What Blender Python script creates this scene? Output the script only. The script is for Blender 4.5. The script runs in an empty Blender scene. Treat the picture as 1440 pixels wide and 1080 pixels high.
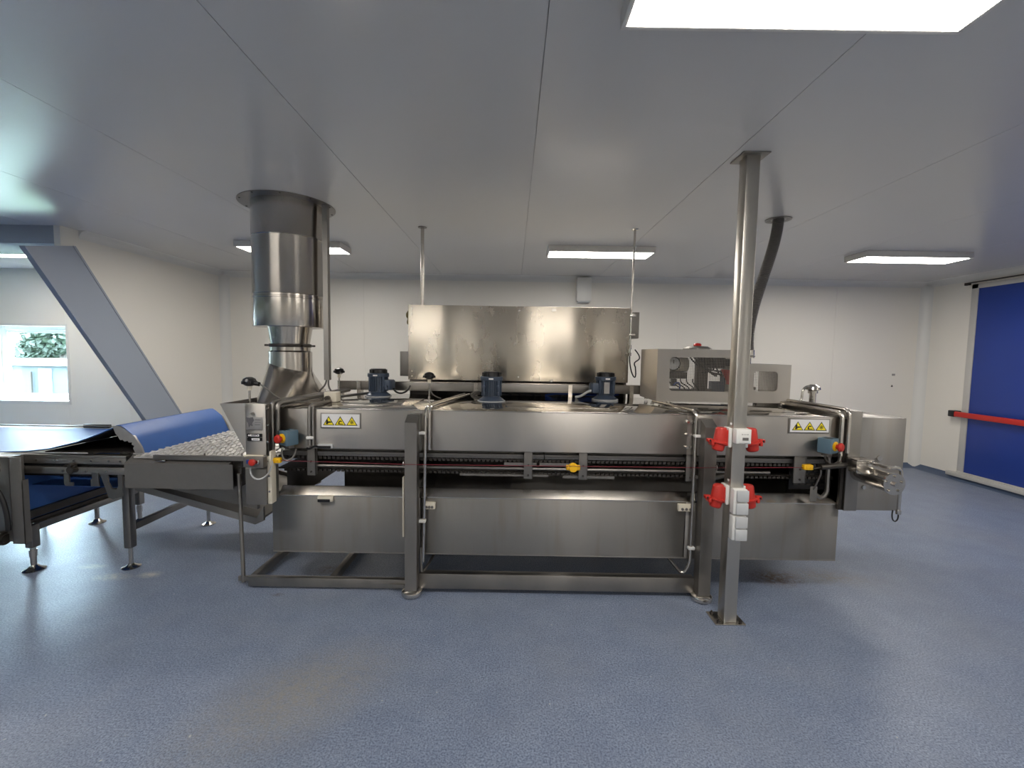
import bpy, bmesh, math, random
from mathutils import Vector, Matrix
random.seed(7)
PI = math.pi
C = bpy.context.scene.collection
sc = bpy.context.scene

# ------------------------------------------------------------------ materials
def lin(c):
    return tuple((v/12.92 if v <= .04045 else ((v+.055)/1.055)**2.4) for v in (x/255 for x in c))

def newmat(name):
    m = bpy.data.materials.new(name); m.use_nodes = True
    nt = m.node_tree; b = nt.nodes['Principled BSDF']
    return m, nt, b

def mat(name, rgb, rough=.5, metal=0., spec=.5, noise=0., nscale=20., bump=0., coat=0.):
    m, nt, b = newmat(name)
    col = (*lin(rgb), 1)
    b.inputs['Base Color'].default_value = col
    b.inputs['Roughness'].default_value = rough
    b.inputs['Metallic'].default_value = metal
    b.inputs['Specular IOR Level'].default_value = spec
    b.inputs['Coat Weight'].default_value = coat
    if noise or bump:
        tc = nt.nodes.new('ShaderNodeTexCoord'); n = nt.nodes.new('ShaderNodeTexNoise')
        n.inputs['Scale'].default_value = nscale; n.inputs['Detail'].default_value = 5
        nt.links.new(tc.outputs['Object'], n.inputs['Vector'])
        if noise:
            mx = nt.nodes.new('ShaderNodeMix'); mx.data_type = 'RGBA'
            mx.inputs[6].default_value = tuple(c*(1-noise) for c in col[:3])+(1,)
            mx.inputs[7].default_value = tuple(min(1, c*(1+noise)) for c in col[:3])+(1,)
            nt.links.new(n.outputs['Fac'], mx.inputs[0]); nt.links.new(mx.outputs[2], b.inputs['Base Color'])
        if bump:
            bp = nt.nodes.new('ShaderNodeBump'); bp.inputs['Strength'].default_value = bump
            bp.inputs['Distance'].default_value = .01
            nt.links.new(n.outputs['Fac'], bp.inputs['Height']); nt.links.new(bp.outputs['Normal'], b.inputs['Normal'])
    return m

def steel(name, rgb, rough=.3, aniso=.75, vert=False, stain=.25, stain_scale=2.5, rust=0., bump=.008, grain=.06):
    """brushed stainless steel; the grain runs horizontally (or vertically with vert)"""
    m, nt, b = newmat(name); L = nt.links.new; N = nt.nodes.new
    b.inputs['Metallic'].default_value = 1
    b.inputs['Anisotropic'].default_value = aniso
    geo = N('ShaderNodeNewGeometry')
    c1 = N('ShaderNodeVectorMath'); c1.operation = 'CROSS_PRODUCT'
    L(geo.outputs['Normal'], c1.inputs[0]); c1.inputs[1].default_value = (0, -.05, 1)
    n1 = N('ShaderNodeVectorMath'); n1.operation = 'NORMALIZE'; L(c1.outputs[0], n1.inputs[0])
    c2 = N('ShaderNodeVectorMath'); c2.operation = 'CROSS_PRODUCT'
    L(n1.outputs[0], c2.inputs[0]); L(geo.outputs['Normal'], c2.inputs[1])
    L((n1 if vert else c2).outputs[0], b.inputs['Tangent'])
    tc = N('ShaderNodeTexCoord')
    mp = N('ShaderNodeMapping'); L(tc.outputs['Object'], mp.inputs['Vector'])
    mp.inputs['Scale'].default_value = (220, 220, 3) if vert else (3, 3, 260)
    gr = N('ShaderNodeTexNoise'); gr.inputs['Scale'].default_value = 1; gr.inputs['Detail'].default_value = 3
    L(mp.outputs[0], gr.inputs['Vector'])
    bl = N('ShaderNodeTexNoise'); bl.inputs['Scale'].default_value = stain_scale; bl.inputs['Detail'].default_value = 6
    bl.inputs['Roughness'].default_value = .6
    mp2 = N('ShaderNodeMapping'); L(tc.outputs['Object'], mp2.inputs['Vector'])
    mp2.inputs['Scale'].default_value = (1, 1, .45)
    L(mp2.outputs[0], bl.inputs['Vector'])
    rmp = N('ShaderNodeMapRange'); L(bl.outputs['Fac'], rmp.inputs['Value'])
    rmp.inputs['From Min'].default_value = .3; rmp.inputs['From Max'].default_value = .7
    rmp.inputs['To Min'].default_value = rough*.8; rmp.inputs['To Max'].default_value = rough*1.3
    ad = N('ShaderNodeMath'); ad.operation = 'MULTIPLY_ADD'
    L(gr.outputs['Fac'], ad.inputs[0]); ad.inputs[1].default_value = grain; L(rmp.outputs[0], ad.inputs[2])
    L(ad.outputs[0], b.inputs['Roughness'])
    col = lin(rgb)
    mx = N('ShaderNodeMix'); mx.data_type = 'RGBA'
    mx.inputs[6].default_value = tuple(c*(1-stain) for c in col)+(1,)
    mx.inputs[7].default_value = tuple(min(1, c*(1+stain*.5)) for c in col)+(1,)
    L(bl.outputs['Fac'], mx.inputs[0])
    out = mx.outputs[2]
    if rust:
        rn = N('ShaderNodeTexNoise'); rn.inputs['Scale'].default_value = 5; rn.inputs['Detail'].default_value = 8
        mp3 = N('ShaderNodeMapping'); mp3.inputs['Scale'].default_value = (2.5, 1, .25); mp3.inputs['Location'].default_value = (3, 1, 2)
        L(tc.outputs['Object'], mp3.inputs['Vector']); L(mp3.outputs[0], rn.inputs['Vector'])
        rr = N('ShaderNodeMapRange'); L(rn.outputs['Fac'], rr.inputs['Value'])
        rr.inputs['From Min'].default_value = .52; rr.inputs['From Max'].default_value = .75; rr.inputs['To Max'].default_value = rust
        m2 = N('ShaderNodeMix'); m2.data_type = 'RGBA'; L(rr.outputs[0], m2.inputs[0]); L(out, m2.inputs[6])
        m2.inputs[7].default_value = (*lin((120, 96, 66)), 1); out = m2.outputs[2]
    L(out, b.inputs['Base Color'])
    bp = N('ShaderNodeBump'); bp.inputs['Strength'].default_value = bump; bp.inputs['Distance'].default_value = .002
    L(gr.outputs['Fac'], bp.inputs['Height']); L(bp.outputs['Normal'], b.inputs['Normal'])
    return m

def emit(name, rgb, strength):
    m, nt, b = newmat(name)
    b.inputs['Base Color'].default_value = (.8, .8, .8, 1)
    b.inputs['Emission Color'].default_value = (*rgb, 1); b.inputs['Emission Strength'].default_value = strength
    return m

def glass_mat():
    m, nt, b = newmat('window_glass'); nt.nodes.remove(b); N = nt.nodes.new
    t = N('ShaderNodeBsdfTransparent'); t.inputs[0].default_value = (.76, .80, .82, 1)
    g = N('ShaderNodeBsdfGlossy'); g.inputs['Roughness'].default_value = .02
    mx = N('ShaderNodeMixShader'); mx.inputs[0].default_value = .05
    nt.links.new(t.outputs[0], mx.inputs[1]); nt.links.new(g.outputs[0], mx.inputs[2])
    nt.links.new(mx.outputs[0], nt.nodes['Material Output'].inputs['Surface'])
    return m

def floor_mat():
    m, nt, b = newmat('blue_resin_floor'); L = nt.links.new; N = nt.nodes.new
    tc = N('ShaderNodeTexCoord')
    def noise(scale, detail=4, rough=.5, vec=None):
        n = N('ShaderNodeTexNoise'); n.inputs['Scale'].default_value = scale
        n.inputs['Detail'].default_value = detail; n.inputs['Roughness'].default_value = rough
        L(vec or tc.outputs['Object'], n.inputs['Vector']); return n
    def rng(src, a, bb, lo=0., hi=1.):
        r = N('ShaderNodeMapRange'); L(src, r.inputs['Value'])
        r.inputs['From Min'].default_value = a; r.inputs['From Max'].default_value = bb
        r.inputs['To Min'].default_value = lo; r.inputs['To Max'].default_value = hi; return r.outputs[0]
    def mix(fac, a, bcol):
        x = N('ShaderNodeMix'); x.data_type = 'RGBA'
        L(fac, x.inputs[0])
        for i, v in ((6, a), (7, bcol)):
            if isinstance(v, tuple): x.inputs[i].default_value = v
            else: L(v, x.inputs[i])
        return x.outputs[2]
    def mul(a, bb):
        x = N('ShaderNodeMath'); x.operation = 'MULTIPLY'; L(a, x.inputs[0]); L(bb, x.inputs[1]); return x.outputs[0]
    def spot(cx, cy, rx, ry, rot=0.):
        mp = N('ShaderNodeMapping'); mp.vector_type = 'TEXTURE'
        mp.inputs['Location'].default_value = (cx, cy, 0); mp.inputs['Rotation'].default_value = (0, 0, rot)
        mp.inputs['Scale'].default_value = (rx, ry, 1); L(tc.outputs['Object'], mp.inputs['Vector'])
        ln = N('ShaderNodeVectorMath'); ln.operation = 'LENGTH'; L(mp.outputs[0], ln.inputs[0])
        return rng(ln.outputs['Value'], .15, 1., 1., 0.)
    sp = noise(120, 4, .8)
    c = mix(rng(sp.outputs['Fac'], .38, .64), (*lin(FLOOR_A), 1), (*lin(FLOOR_B), 1))
    big = noise(1.3, 6, .6)
    c = mix(rng(big.outputs['Fac'], .45, .75, 0, .40), c, (*lin((138, 142, 148)), 1))
    mot = noise(4.5, 6, .7)
    c = mix(rng(mot.outputs['Fac'], .35, .62, .28, 0), c, (*lin((84, 96, 122)), 1))
    med = noise(7, 8, .75)
    fine = noise(26, 8, .8)
    # chalky patch in front of the machine
    c = mix(mul(spot(-.98, 1.95, .62, .33, .75), rng(fine.outputs['Fac'], .36, .62, .10, .85)), c, (*lin((146, 141, 132)), 1))
    for (x, y, rx, ry, rt, col, k) in ((-2.55, 3.02, .10, .06, 0, (205, 195, 178), .9), (-3.05, 3.12, .12, .05, 0, (190, 186, 175), .6),
                                 (-2.78, 2.98, .16, .07, 0, (190, 180, 165), .7),
                                 (-1.33, 3.13, .11, .09, 0, (80, 52, 34), .85), (-1.52, 2.79, .06, .03, 0, (80, 52, 34), .7),
                                 (1.93, 3.12, .24, .15, 0, (78, 46, 26), 1.3), (2.35, 3.15, .45, .16, -.1, (120, 112, 98), .7)):
        c = mix(mul(spot(x, y, rx, ry, rt), rng(fine.outputs['Fac'], .38, .6, .05*k, k)), c, (*lin(col), 1))
    dots = noise(34, 2, .4)
    c = mix(rng(dots.outputs['Fac'], .765, .79, 0, .7), c, (*lin((190, 190, 186)), 1))
    L(c, b.inputs['Base Color'])
    L(rng(big.outputs['Fac'], .3, .7, .36, .46), b.inputs['Roughness'])
    b.inputs['Specular IOR Level'].default_value = .5
    bp = N('ShaderNodeBump'); bp.inputs['Strength'].default_value = .07; bp.inputs['Distance'].default_value = .005
    L(sp.outputs['Fac'], bp.inputs['Height']); L(bp.outputs['Normal'], b.inputs['Normal'])
    return m
FLOOR_A, FLOOR_B = (80, 92, 115), (158, 170, 192)

M = {}
M['floor'] = floor_mat()
M['wall'] = mat('white_wall_panel', (233, 229, 220), .42, noise=.015, nscale=1.2)
M['ceiling'] = mat('white_ceiling_panel', (222, 220, 216), .25, noise=.015, nscale=1.0)
M['cove'] = mat('blue_cove_skirting', (78, 92, 116), .4, noise=.08, nscale=60)
M['trim'] = mat('white_trim', (224, 223, 218), .35)
M['beam'] = mat('grey_beam_paint', (160, 169, 182), .45)
M['steel'] = steel('brushed_steel', (190, 185, 178), .38, .8)
M['tank'] = steel('tank_steel', (158, 155, 151), .44, .7, rust=.22)
M['panel'] = steel('cabinet_panel_steel', (222, 212, 196), .235, 1., stain=.2, stain_scale=4, bump=.0, grain=.02)
M['frame'] = steel('frame_steel', (154, 150, 145), .40, .5, stain=.3, stain_scale=6)
M['duct'] = steel('duct_steel', (196, 190, 182), .19, .85, stain=.10, bump=0., grain=.02)
M['column'] = steel('column_steel', (190, 186, 178), .30, .75, stain=.15)
M['top'] = steel('hood_top_steel', (200, 195, 187), .07, .0, stain=.15, bump=.002, grain=.02)
M['bright'] = mat('polished_steel', (200, 196, 190), .18, 1)
M['grey'] = mat('grey_painted_steel', (126, 123, 119), .45, .6, noise=.06, nscale=30)
M['darksteel'] = mat('dull_dark_steel', (84, 80, 76), .45, .9, noise=.2, nscale=12)
M['black'] = mat('black_plastic', (22, 22, 24), .35)
M['rubber'] = mat('black_rubber', (28, 28, 29), .6)
M['white'] = mat('white_plastic', (232, 231, 226), .35)
M['ivory'] = mat('ivory_plastic', (222, 214, 196), .4)
M['lightgrey'] = mat('light_grey_plastic', (196, 198, 199), .4)
M['red'] = mat('red_plastic', (190, 44, 33), .42)
M['redbar'] = mat('red_bar_paint', (200, 40, 32), .35)
M['yellow'] = mat('yellow_plastic', (240, 186, 20), .4)
M['signyellow'] = mat('sign_yellow', (252, 230, 44), .5)
M['signwhite'] = mat('sign_white', (238, 236, 236), .45)
M['motor'] = mat('motor_blue_grey', (68, 80, 98), .4, noise=.1, nscale=30)
M['estop'] = mat('blue_grey_enclosure', (96, 122, 138), .45)
M['belt'] = mat('blue_belt', (52, 98, 170), .46, noise=.1, nscale=6)
M['beltdark'] = mat('dark_belt_underside', (34, 36, 42), .6, noise=.2, nscale=20)
M['door'] = mat('blue_door_panel', (30, 62, 150), .38, noise=.05, nscale=3)
M['alu'] = mat('aluminium', (200, 198, 193), .4, .2)
M['housing'] = mat('lamp_housing_grey', (222, 218, 212), .5)
M['diffuser'] = emit('lamp_diffuser', (1., .945, .87), 9.)
M['glass'] = glass_mat()
M['pvc'] = mat('white_window_frame', (228, 232, 232), .35)
M['hose'] = mat('grey_flexible_hose', (96, 92, 88), .5, noise=.1, nscale=40)
M['bluecable'] = mat('blue_cable', (30, 64, 140), .45)
M['olive'] = mat('olive_knob', (116, 104, 52), .5)
M['brass'] = mat('brass', (150, 128, 76), .35, .9)
M['cord'] = mat('red_cord', (124, 34, 46), .5)
M['plate'] = mat('nameplate_grey', (158, 156, 154), .4, .5, noise=.12, nscale=30)
M['smudge'] = mat('nameplate_smudge', (92, 90, 94), .5, noise=.3, nscale=60)
M['mesh'] = mat('mesh_belt_steel', (208, 205, 200), .42, .55, noise=.12, nscale=9)
M['panelgap'] = mat('panel_joint', (96, 98, 99), .6)
M['leaf'] = mat('leaf', (32, 44, 30), .6, noise=.3, nscale=3)
M['bark'] = mat('bark', (50, 44, 38), .9, noise=.3, nscale=10)
M['grass'] = mat('grass', (60, 70, 48), .9, noise=.3, nscale=3)
M['shed'] = mat('shed_cladding', (44, 50, 54), .7, noise=.1, nscale=5)
M['shedroof'] = mat('shed_roof', (150, 150, 148), .5)

# ------------------------------------------------------------------ mesh builder
class MB:
    def __init__(s): s.bm = bmesh.new()
    def _add(s, verts, faces):
        vs = [s.bm.verts.new(v) for v in verts]
        out = []
        for f in faces:
            try: out.append(s.bm.faces.new([vs[i] for i in f]))
            except ValueError: pass
        return vs, out
    def box(s, x0, x1, y0, y1, z0, z1, b=0., mx=None):
        if x0 > x1: x0, x1 = x1, x0
        if y0 > y1: y0, y1 = y1, y0
        if z0 > z1: z0, z1 = z1, z0
        v = [Vector(p) for p in ((x0,y0,z0),(x1,y0,z0),(x1,y1,z0),(x0,y1,z0),(x0,y0,z1),(x1,y0,z1),(x1,y1,z1),(x0,y1,z1))]
        if mx is not None: v = [mx @ p for p in v]
        vs, fs = s._add(v, ((3,2,1,0),(4,5,6,7),(0,1,5,4),(1,2,6,5),(2,3,7,6),(3,0,4,7)))
        if b:
            es = list({e for f in fs for e in f.edges})
            bmesh.ops.bevel(s.bm, geom=es, offset=b, segments=2, affect='EDGES', profile=.5)
        return s
    def prism(s, poly, axis, a, b):
        """poly of 2-D points extruded along axis: 'x' -> (y,z), 'y' -> (x,z), 'z' -> (x,y)"""
        def P(p, t): return {'x': (t, p[0], p[1]), 'y': (p[0], t, p[1]), 'z': (p[0], p[1], t)}[axis]
        n = len(poly)
        v = [P(p, a) for p in poly]+[P(p, b) for p in poly]
        f = [tuple(range(n))[::-1], tuple(range(n, 2*n))]+[(i, (i+1) % n, n+(i+1) % n, n+i) for i in range(n)]
        vs, fs = s._add(v, f); bmesh.ops.recalc_face_normals(s.bm, faces=fs); return s
    def loft(s, rings, cap=True):
        n = len(rings[0]); v = [p for r in rings for p in r]; f = []
        for k in range(len(rings)-1):
            for i in range(n):
                f.append((k*n+i, k*n+(i+1) % n, (k+1)*n+(i+1) % n, (k+1)*n+i))
        if cap: f += [tuple(range(n))[::-1], tuple(range((len(rings)-1)*n, len(rings)*n))]
        vs, fs = s._add(v, f); bmesh.ops.recalc_face_normals(s.bm, faces=fs); return s
    def lathe(s, prof, o=(0,0,0), axis=(0,0,1), seg=24, cap=True):
        o = Vector(o); w = Vector(axis).normalized()
        u = w.orthogonal().normalized(); v = w.cross(u)
        rings = [[o+w*z+(u*math.cos(2*PI*i/seg)+v*math.sin(2*PI*i/seg))*max(r, 1e-5) for i in range(seg)] for r, z in prof]
        return s.loft(rings, cap)
    def cyl(s, p0, p1, r0, r1=None, seg=16):
        p0, p1 = Vector(p0), Vector(p1); d = p1-p0
        return s.lathe([(r0, 0), (r1 if r1 is not None else r0, d.length)], p0, d, seg)
    def tube(s, pts, r, seg=8, closed=False):
        pts = [Vector(p) for p in pts]; n = len(pts); rings = []
        t = (pts[1]-pts[0]).normalized(); u = t.orthogonal().normalized()
        for i, p in enumerate(pts):
            if i == 0: d = pts[1]-pts[0]
            elif i == n-1: d = pts[-1]-pts[-2]
            else: d = (pts[i+1]-p).normalized()+(p-pts[i-1]).normalized()
            d = d.normalized(); u = (u-d*u.dot(d)).normalized(); w = d.cross(u)
            rings.append([p+(u*math.cos(2*PI*k/seg)+w*math.sin(2*PI*k/seg))*r for k in range(seg)])
        return s.loft(rings)
    def ring(s, o, axis, R, r, seg=28, ts=8):
        o = Vector(o); w = Vector(axis).normalized(); u = w.orthogonal().normalized(); v = w.cross(u)
        vs = []; f = []
        for i in range(seg):
            a = 2*PI*i/seg; d = u*math.cos(a)+v*math.sin(a)
            for k in range(ts):
                b = 2*PI*k/ts; vs.append(o+d*(R+r*math.cos(b))+w*r*math.sin(b))
        for i in range(seg):
            for k in range(ts):
                f.append((i*ts+k, ((i+1) % seg)*ts+k, ((i+1) % seg)*ts+(k+1) % ts, i*ts+(k+1) % ts))
        _, fs = s._add(vs, f); bmesh.ops.recalc_face_normals(s.bm, faces=fs); return s
    def build(s, name, m, parent=None, smooth=30):
        org = Vector(parent['_o']) if parent is not None and '_o' in parent.keys() else Vector()
        for v in s.bm.verts: v.co -= org
        me = bpy.data.meshes.new(name); s.bm.to_mesh(me); s.bm.free()
        me.materials.append(m)
        if smooth:
            me.polygons.foreach_set('use_smooth', [True]*len(me.polygons))
            try: me.set_sharp_from_angle(angle=math.radians(smooth))
            except Exception: pass
        o = bpy.data.objects.new(name, me); C.objects.link(o)
        if parent is not None:
            o.parent = parent
            if '_o' in parent.keys(): o['_o'] = parent['_o']
        return o

def rpath(pts, rad=.03, n=5):
    """round the corners of a polyline"""
    pts = [Vector(p) for p in pts]; out = [pts[0]]
    for i in range(1, len(pts)-1):
        a, b, c = pts[i-1], pts[i], pts[i+1]
        r = min(rad, (a-b).length*.45, (c-b).length*.45)
        p, q = b+(a-b).normalized()*r, b+(c-b).normalized()*r
        for k in range(n+1):
            t = k/n; out.append(p*(1-t)**2+b*2*t*(1-t)+q*t*t)
    out.append(pts[-1]); return out

def bez(a, b, c, d, n=14):
    a, b, c, d = map(Vector, (a, b, c, d))
    return [a*(1-t)**3+b*3*t*(1-t)**2+c*3*t*t*(1-t)+d*t**3 for t in (k/n for k in range(n+1))]

def tag(o, label, cat, group=None):
    o['label'] = label; o['category'] = cat
    if group: o['group'] = group
    return o
def thing(name, loc, label, cat, group=None):
    o = bpy.data.objects.new(name, None); C.objects.link(o); o.location = loc
    o.empty_display_size = .1; o['_o'] = tuple(loc)
    return tag(o, label, cat, group)
def struct(o): o['kind'] = 'structure'; return o
def copy_tree(o, parent=None):
    c = o.copy(); C.objects.link(c); c.parent = parent
    for ch in list(o.children): copy_tree(ch, c)
    return c

# ------------------------------------------------------------------ room
H = 2.74
XL, XR, YB, YF, XA = -4.28, 6.05, 6.55, -3.6, -12.2     # partition, right wall, back wall, wall behind the camera, annex wall
seams = [-11.48, -10.32, -9.16, -8.0, -6.84, -5.68, -4.525, -3.365, -2.21, -1.055, .098, 1.218, 2.418, 3.57, 4.73, 5.89]

struct(MB().box(XA-.3, XR+.3, YF-.3, YB+.6, -.1, 0).build('floor', M['floor']))
cb = MB()
edges = [XA-.3]+seams+[XR+.3]
for a, b in zip(edges[:-1], edges[1:]):
    cb.box(a+.0018, b-.0018, YF-.3, YB+.4, H, H+.05)
cb.box(XA-.3, XR+.3, YF-.3, YB+.4, H+.012, H+.06)
struct(cb.build('ceiling', M['ceiling'], smooth=0))

WX0, WX1, WZ0, WZ1 = -7.86, -6.635, .775, 1.905         # window opening in the back wall
def panels(mb, xs, y0, y1, z0, z1):
    for a, b in zip(xs[:-1], xs[1:]): mb.box(a+.0015, b-.0015, y0, y1, z0, z1)
    mb.box(xs[0], xs[-1], y0+.004, y1, z0, z1)
wb = MB()
panels(wb, [XL, -3.365, -2.21, -1.055, .13, 1.218, 2.418, 3.57, 4.73, XR+.3], YB, YB+.3, 0, H)
panels(wb, [-6.635, -5.72, XL], YB, YB+.3, 0, H)
VX0, VX1 = -10.9, -9.675                                # a second window further along
wb.box(XA-.3, VX0, YB, YB+.3, 0, H); wb.box(VX1, WX0, YB, YB+.3, 0, H)
for a, b in ((VX0, VX1), (WX0, WX1)): wb.box(a, b, YB, YB+.3, 0, WZ0); wb.box(a, b, YB, YB+.3, WZ1, H)
struct(wb.build('wall_back', M['wall'], smooth=0))
# right wall with the opening of the sliding door
DY0, DY1, DZ1 = 3.2, 5.90, 2.61
wr = MB()
wr.box(XR, XR+.3, DY1, YB+.3, 0, H); wr.box(XR, XR+.3, YF-.3, DY0, 0, H); wr.box(XR, XR+.3, DY0, DY1, DZ1, H); wr.box(XR, XR+.3, DY0, DY1, 0, .05)
wr.box(XR+.1, XR+.3, DY0, DY1, .05, DZ1)
struct(wr.build('wall_right', M['wall'], smooth=0))
struct(MB().box(XA-.3, XR+.3, YF-.3, YF, 0, H).build('wall_front', M['wall'], smooth=0))
# annex wall
struct(MB().box(XA-.3, XA, YF, YB, 0, H).build('wall_annex', M['wall'], smooth=0))
# partition above the inclined beam (its lower edge follows the beam)
pl = [(4.22, H), (4.22, 2.55), (6.05, .05), (6.05, 0), (YB, 0), (YB, H)]
struct(MB().prism(pl, 'x', XL-.06, XL).build('wall_left', M['wall'], smooth=0))
# soffit and inclined beam in the partition line
struct(MB().box(XA, XL-.062, 4.225, 4.75, 2.57, H, .004).build('trim_1', M['beam']))
bm_ = MB().prism([(3.875, 2.468), (4.33, 2.575), (6.17, 0), (5.60, 0)], 'x', XL-.015, XL+.03)
for (p, q) in (((3.875, 2.468), (5.60, 0)), ((4.305, 2.572), (6.145, 0))):      # rolled edges of the casing
    bm_.prism([p, (p[0]+.025, p[1]), (q[0]+.025, q[1]), q], 'x', XL+.03, XL+.036)
struct(bm_.build('trim_2', M['beam'], smooth=0))

def cove(r, n=6): return [(r-r*math.sin(PI/2*k/n), r-r*math.cos(PI/2*k/n)) for k in range(n+1)]
cv = cove(.08)
struct(MB().prism([(YB, H)]+[(YB-a*1.0, H-b*1.0) for a, b in cv], 'x', XL, XR).build('trim_3', M['trim']))
struct(MB().prism([(XR, H)]+[(XR-a, H-b) for a, b in cv], 'y', YF, YB-.0).build('trim_4', M['trim']))
struct(MB().prism([(XL, H)]+[(XL+a, H-b) for a, b in cv], 'y', 4.4, YB).build('trim_5', M['trim']))
cv2 = cove(.10)
struct(MB().prism([(XL, YB)]+[(XL+a, YB-b) for a, b in cv2], 'z', .02, H-.05).build('trim_6', M['trim']))
struct(MB().prism([(XR, YB)]+[(XR-a, YB-b) for a, b in cv2], 'z', .02, H-.05).build('trim_7', M['trim']))
cv3 = cove(.07)
struct(MB().prism([(YB, 0)]+[(YB-a, b) for a, b in cv3], 'x', XL, XR).build('baseboard_back', M['cove']))
struct(MB().prism([(XR, 0)]+[(XR-a, b) for a, b in cv3], 'y', YF, YB).build('baseboard_right', M['cove']))
struct(MB().prism([(XL, 0)]+[(XL+a, b) for a, b in cv3], 'y', 6.2, YB).build('baseboard_left', M['cove']))

# windows
def window(name, x0, x1, z0, z1, ax='y'):
    """frame, pane and sill of a window in the back wall (ax 'y') or in the annex wall (ax 'x')"""
    def bx(mb, u0, u1, d0, d1, a, b, bev=.004):
        if ax == 'y': mb.box(u0, u1, YB+d0, YB+d1, a, b, bev)
        else: mb.box(XA-d1, XA-d0, u0, u1, a, b, bev)
        return mb
    f = MB()
    for (d0, d1, w, o) in ((.22, .29, .05, 0), (.215, .26, .045, .052)):
        bx(f, x0+o, x0+o+w, d0, d1, z0+o, z1-o); bx(f, x1-o-w, x1-o, d0, d1, z0+o, z1-o)
        bx(f, x0+o+w, x1-o-w, d0, d1, z0+o, z0+o+w); bx(f, x0+o+w, x1-o-w, d0, d1, z1-o-w, z1-o)
    w = struct(f.build(name, M['pvc']))
    p = MB(); bx(p, x0+.09, x1-.09, .235, .245, z0+.09, z1-.09, 0); p.build('window_pane', M['glass'], w)
    s = MB(); bx(s, x0+.001, x1-.001, -.004, .22, z0, z0+.015, .003); s.build('window_sill', M['pvc'], w)
    t = MB(); q = .035
    bx(t, x0-q, x0, -.006, 0, z0-q, z1+q, 0); bx(t, x1, x1+q, -.006, 0, z0-q, z1+q, 0)
    bx(t, x0, x1, -.006, 0, z1, z1+q, 0); bx(t, x0, x1, -.006, 0, z0-q, z0, 0)
    t.build('window_trim', M['trim'], w)
window('window_1', WX0, WX1, WZ0, WZ1)
window('window_2', VX0, VX1, WZ0, WZ1)

# blue sliding door in the right wall
d = struct(MB().box(XR-.012, XR+.06, DY0, DY1-.085, .12, DZ1-.06, .004).build('door_1', M['door']))
f = MB()
f.box(XR-.02, XR+.08, DY1-.085, DY1, .09, DZ1, .004); f.box(XR-.02, XR+.08, DY0, DY1, DZ1-.06, DZ1, .004)
f.build('door_frame', M['alu'], d)
MB().box(XR-.05, XR+.02, DY0, 6.02, .045, .10, .004).box(XR-.028, XR+.02, DY0, 5.9, .10, .122, .003).build('door_sill', M['alu'], d)
MB().box(XR-.035, XR, DY0, 5.99, DZ1+.02, DZ1+.032, .003).box(XR-.035, XR, 5.93, 5.99, DZ1-.002, DZ1+.025, .003).build('door_track', M['darksteel'], d)
bar = MB().box(XR-.10, XR-.055, DY0+.2, 5.93, .855, .925, .012).build('push_bar', M['redbar'], d)
MB().box(XR-.105, XR+.0, 5.915, 6.00, .850, .935, .01).build('end_cap', M['black'], bar)

# ------------------------------------------------------------------ ceiling lights
LW, LD = 1.12, .32
def make_light(loc, label):
    r = thing('ceiling_light', (0, 0, 0), label, 'ceiling light', 'surface mounted ceiling lights')
    h = MB(); a, b = LW/2, LD/2
    h.box(-a, a, -b, -b+.018, -.062, 0, .003).box(-a, a, b-.018, b, -.062, 0, .003)
    h.box(-a, -a+.018, -b+.018, b-.018, -.062, 0, .003).box(a-.018, a, -b+.018, b-.018, -.062, 0, .003)
    h.box(-a+.015, a-.015, -b+.015, b-.015, -.02, 0)
    h.build('lamp_housing', M['housing'], r)
    MB().box(-a+.018, a-.018, -b+.018, b-.018, -.060, -.045).build('diffuser', M['diffuser'], r)
    r.location = loc; return r
spots = [(.91, 4.84, 'lit ceiling light in the middle near the back wall, above the white wall box'),
         (.898, 1.382, 'large lit ceiling light at the top edge of the picture, nearest of all'),
         (4.24, 4.86, 'lit ceiling light at the right, in front of the blue sliding door'),
         (-2.38, 4.84, 'lit ceiling light half hidden behind the steel exhaust duct'),
         (-6.33, 5.30, 'lit ceiling light at the far left in the annex with the window'),
         (4.28, 1.41, 'ceiling light near the front of the room at the door side'),
         (-2.42, 1.41, 'ceiling light near the front of the room at the conveyor side'),
         (.90, -2.1, 'ceiling light behind the camera in the middle'),
         (4.28, -2.1, 'ceiling light behind the camera at the door side'),
         (-2.42, -2.1, 'ceiling light behind the camera at the conveyor side')]
proto = None
for x, y, lb in spots:
    if proto is None: o = proto = make_light((x, y, H), lb)
    else: o = copy_tree(proto)
    o.location = (x, y, H); o['label'] = lb

# ------------------------------------------------------------------ tunnel machine
T = thing('tunnel_freezer', (.3, 3.4, 0), 'long stainless steel tunnel freezer on square legs in the middle of the blue floor', 'machine')
st = M['steel']
def islands(bm):
    seen = set(); out = []
    for v in bm.verts:
        if v in seen: continue
        st_ = [v]; seen.add(v); isl = []
        while st_:
            q = st_.pop(); isl.append(q)
            for e in q.link_edges:
                o_ = e.other_vert(q)
                if o_ not in seen: seen.add(o_); st_.append(o_)
        out.append(isl)
    return out
def P(mb, name, m, parent=T, label=None, smooth=30, split=None):
    if split:       # every separate piece becomes a part of its own
        groups = {}
        for k, isl in enumerate(islands(mb.bm)):
            c = sum((v.co for v in isl), Vector())/len(isl)
            groups.setdefault(k if split is True else split(c), []).extend(isl)
        res = None
        for vs_ in groups.values():
            n_ = MB(); mp_ = {v: n_.bm.verts.new(v.co) for v in vs_}
            for f_ in {f for v in vs_ for f in v.link_faces}: n_.bm.faces.new([mp_[v] for v in f_.verts])
            res = n_.build(name, m, parent, smooth)
            if label: res['label'] = label
        mb.bm.free(); return res
    o = mb.build(name, m, parent, smooth)
    if label: o['label'] = label
    return o
Y0, Y1 = 2.90, 4.0
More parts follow.
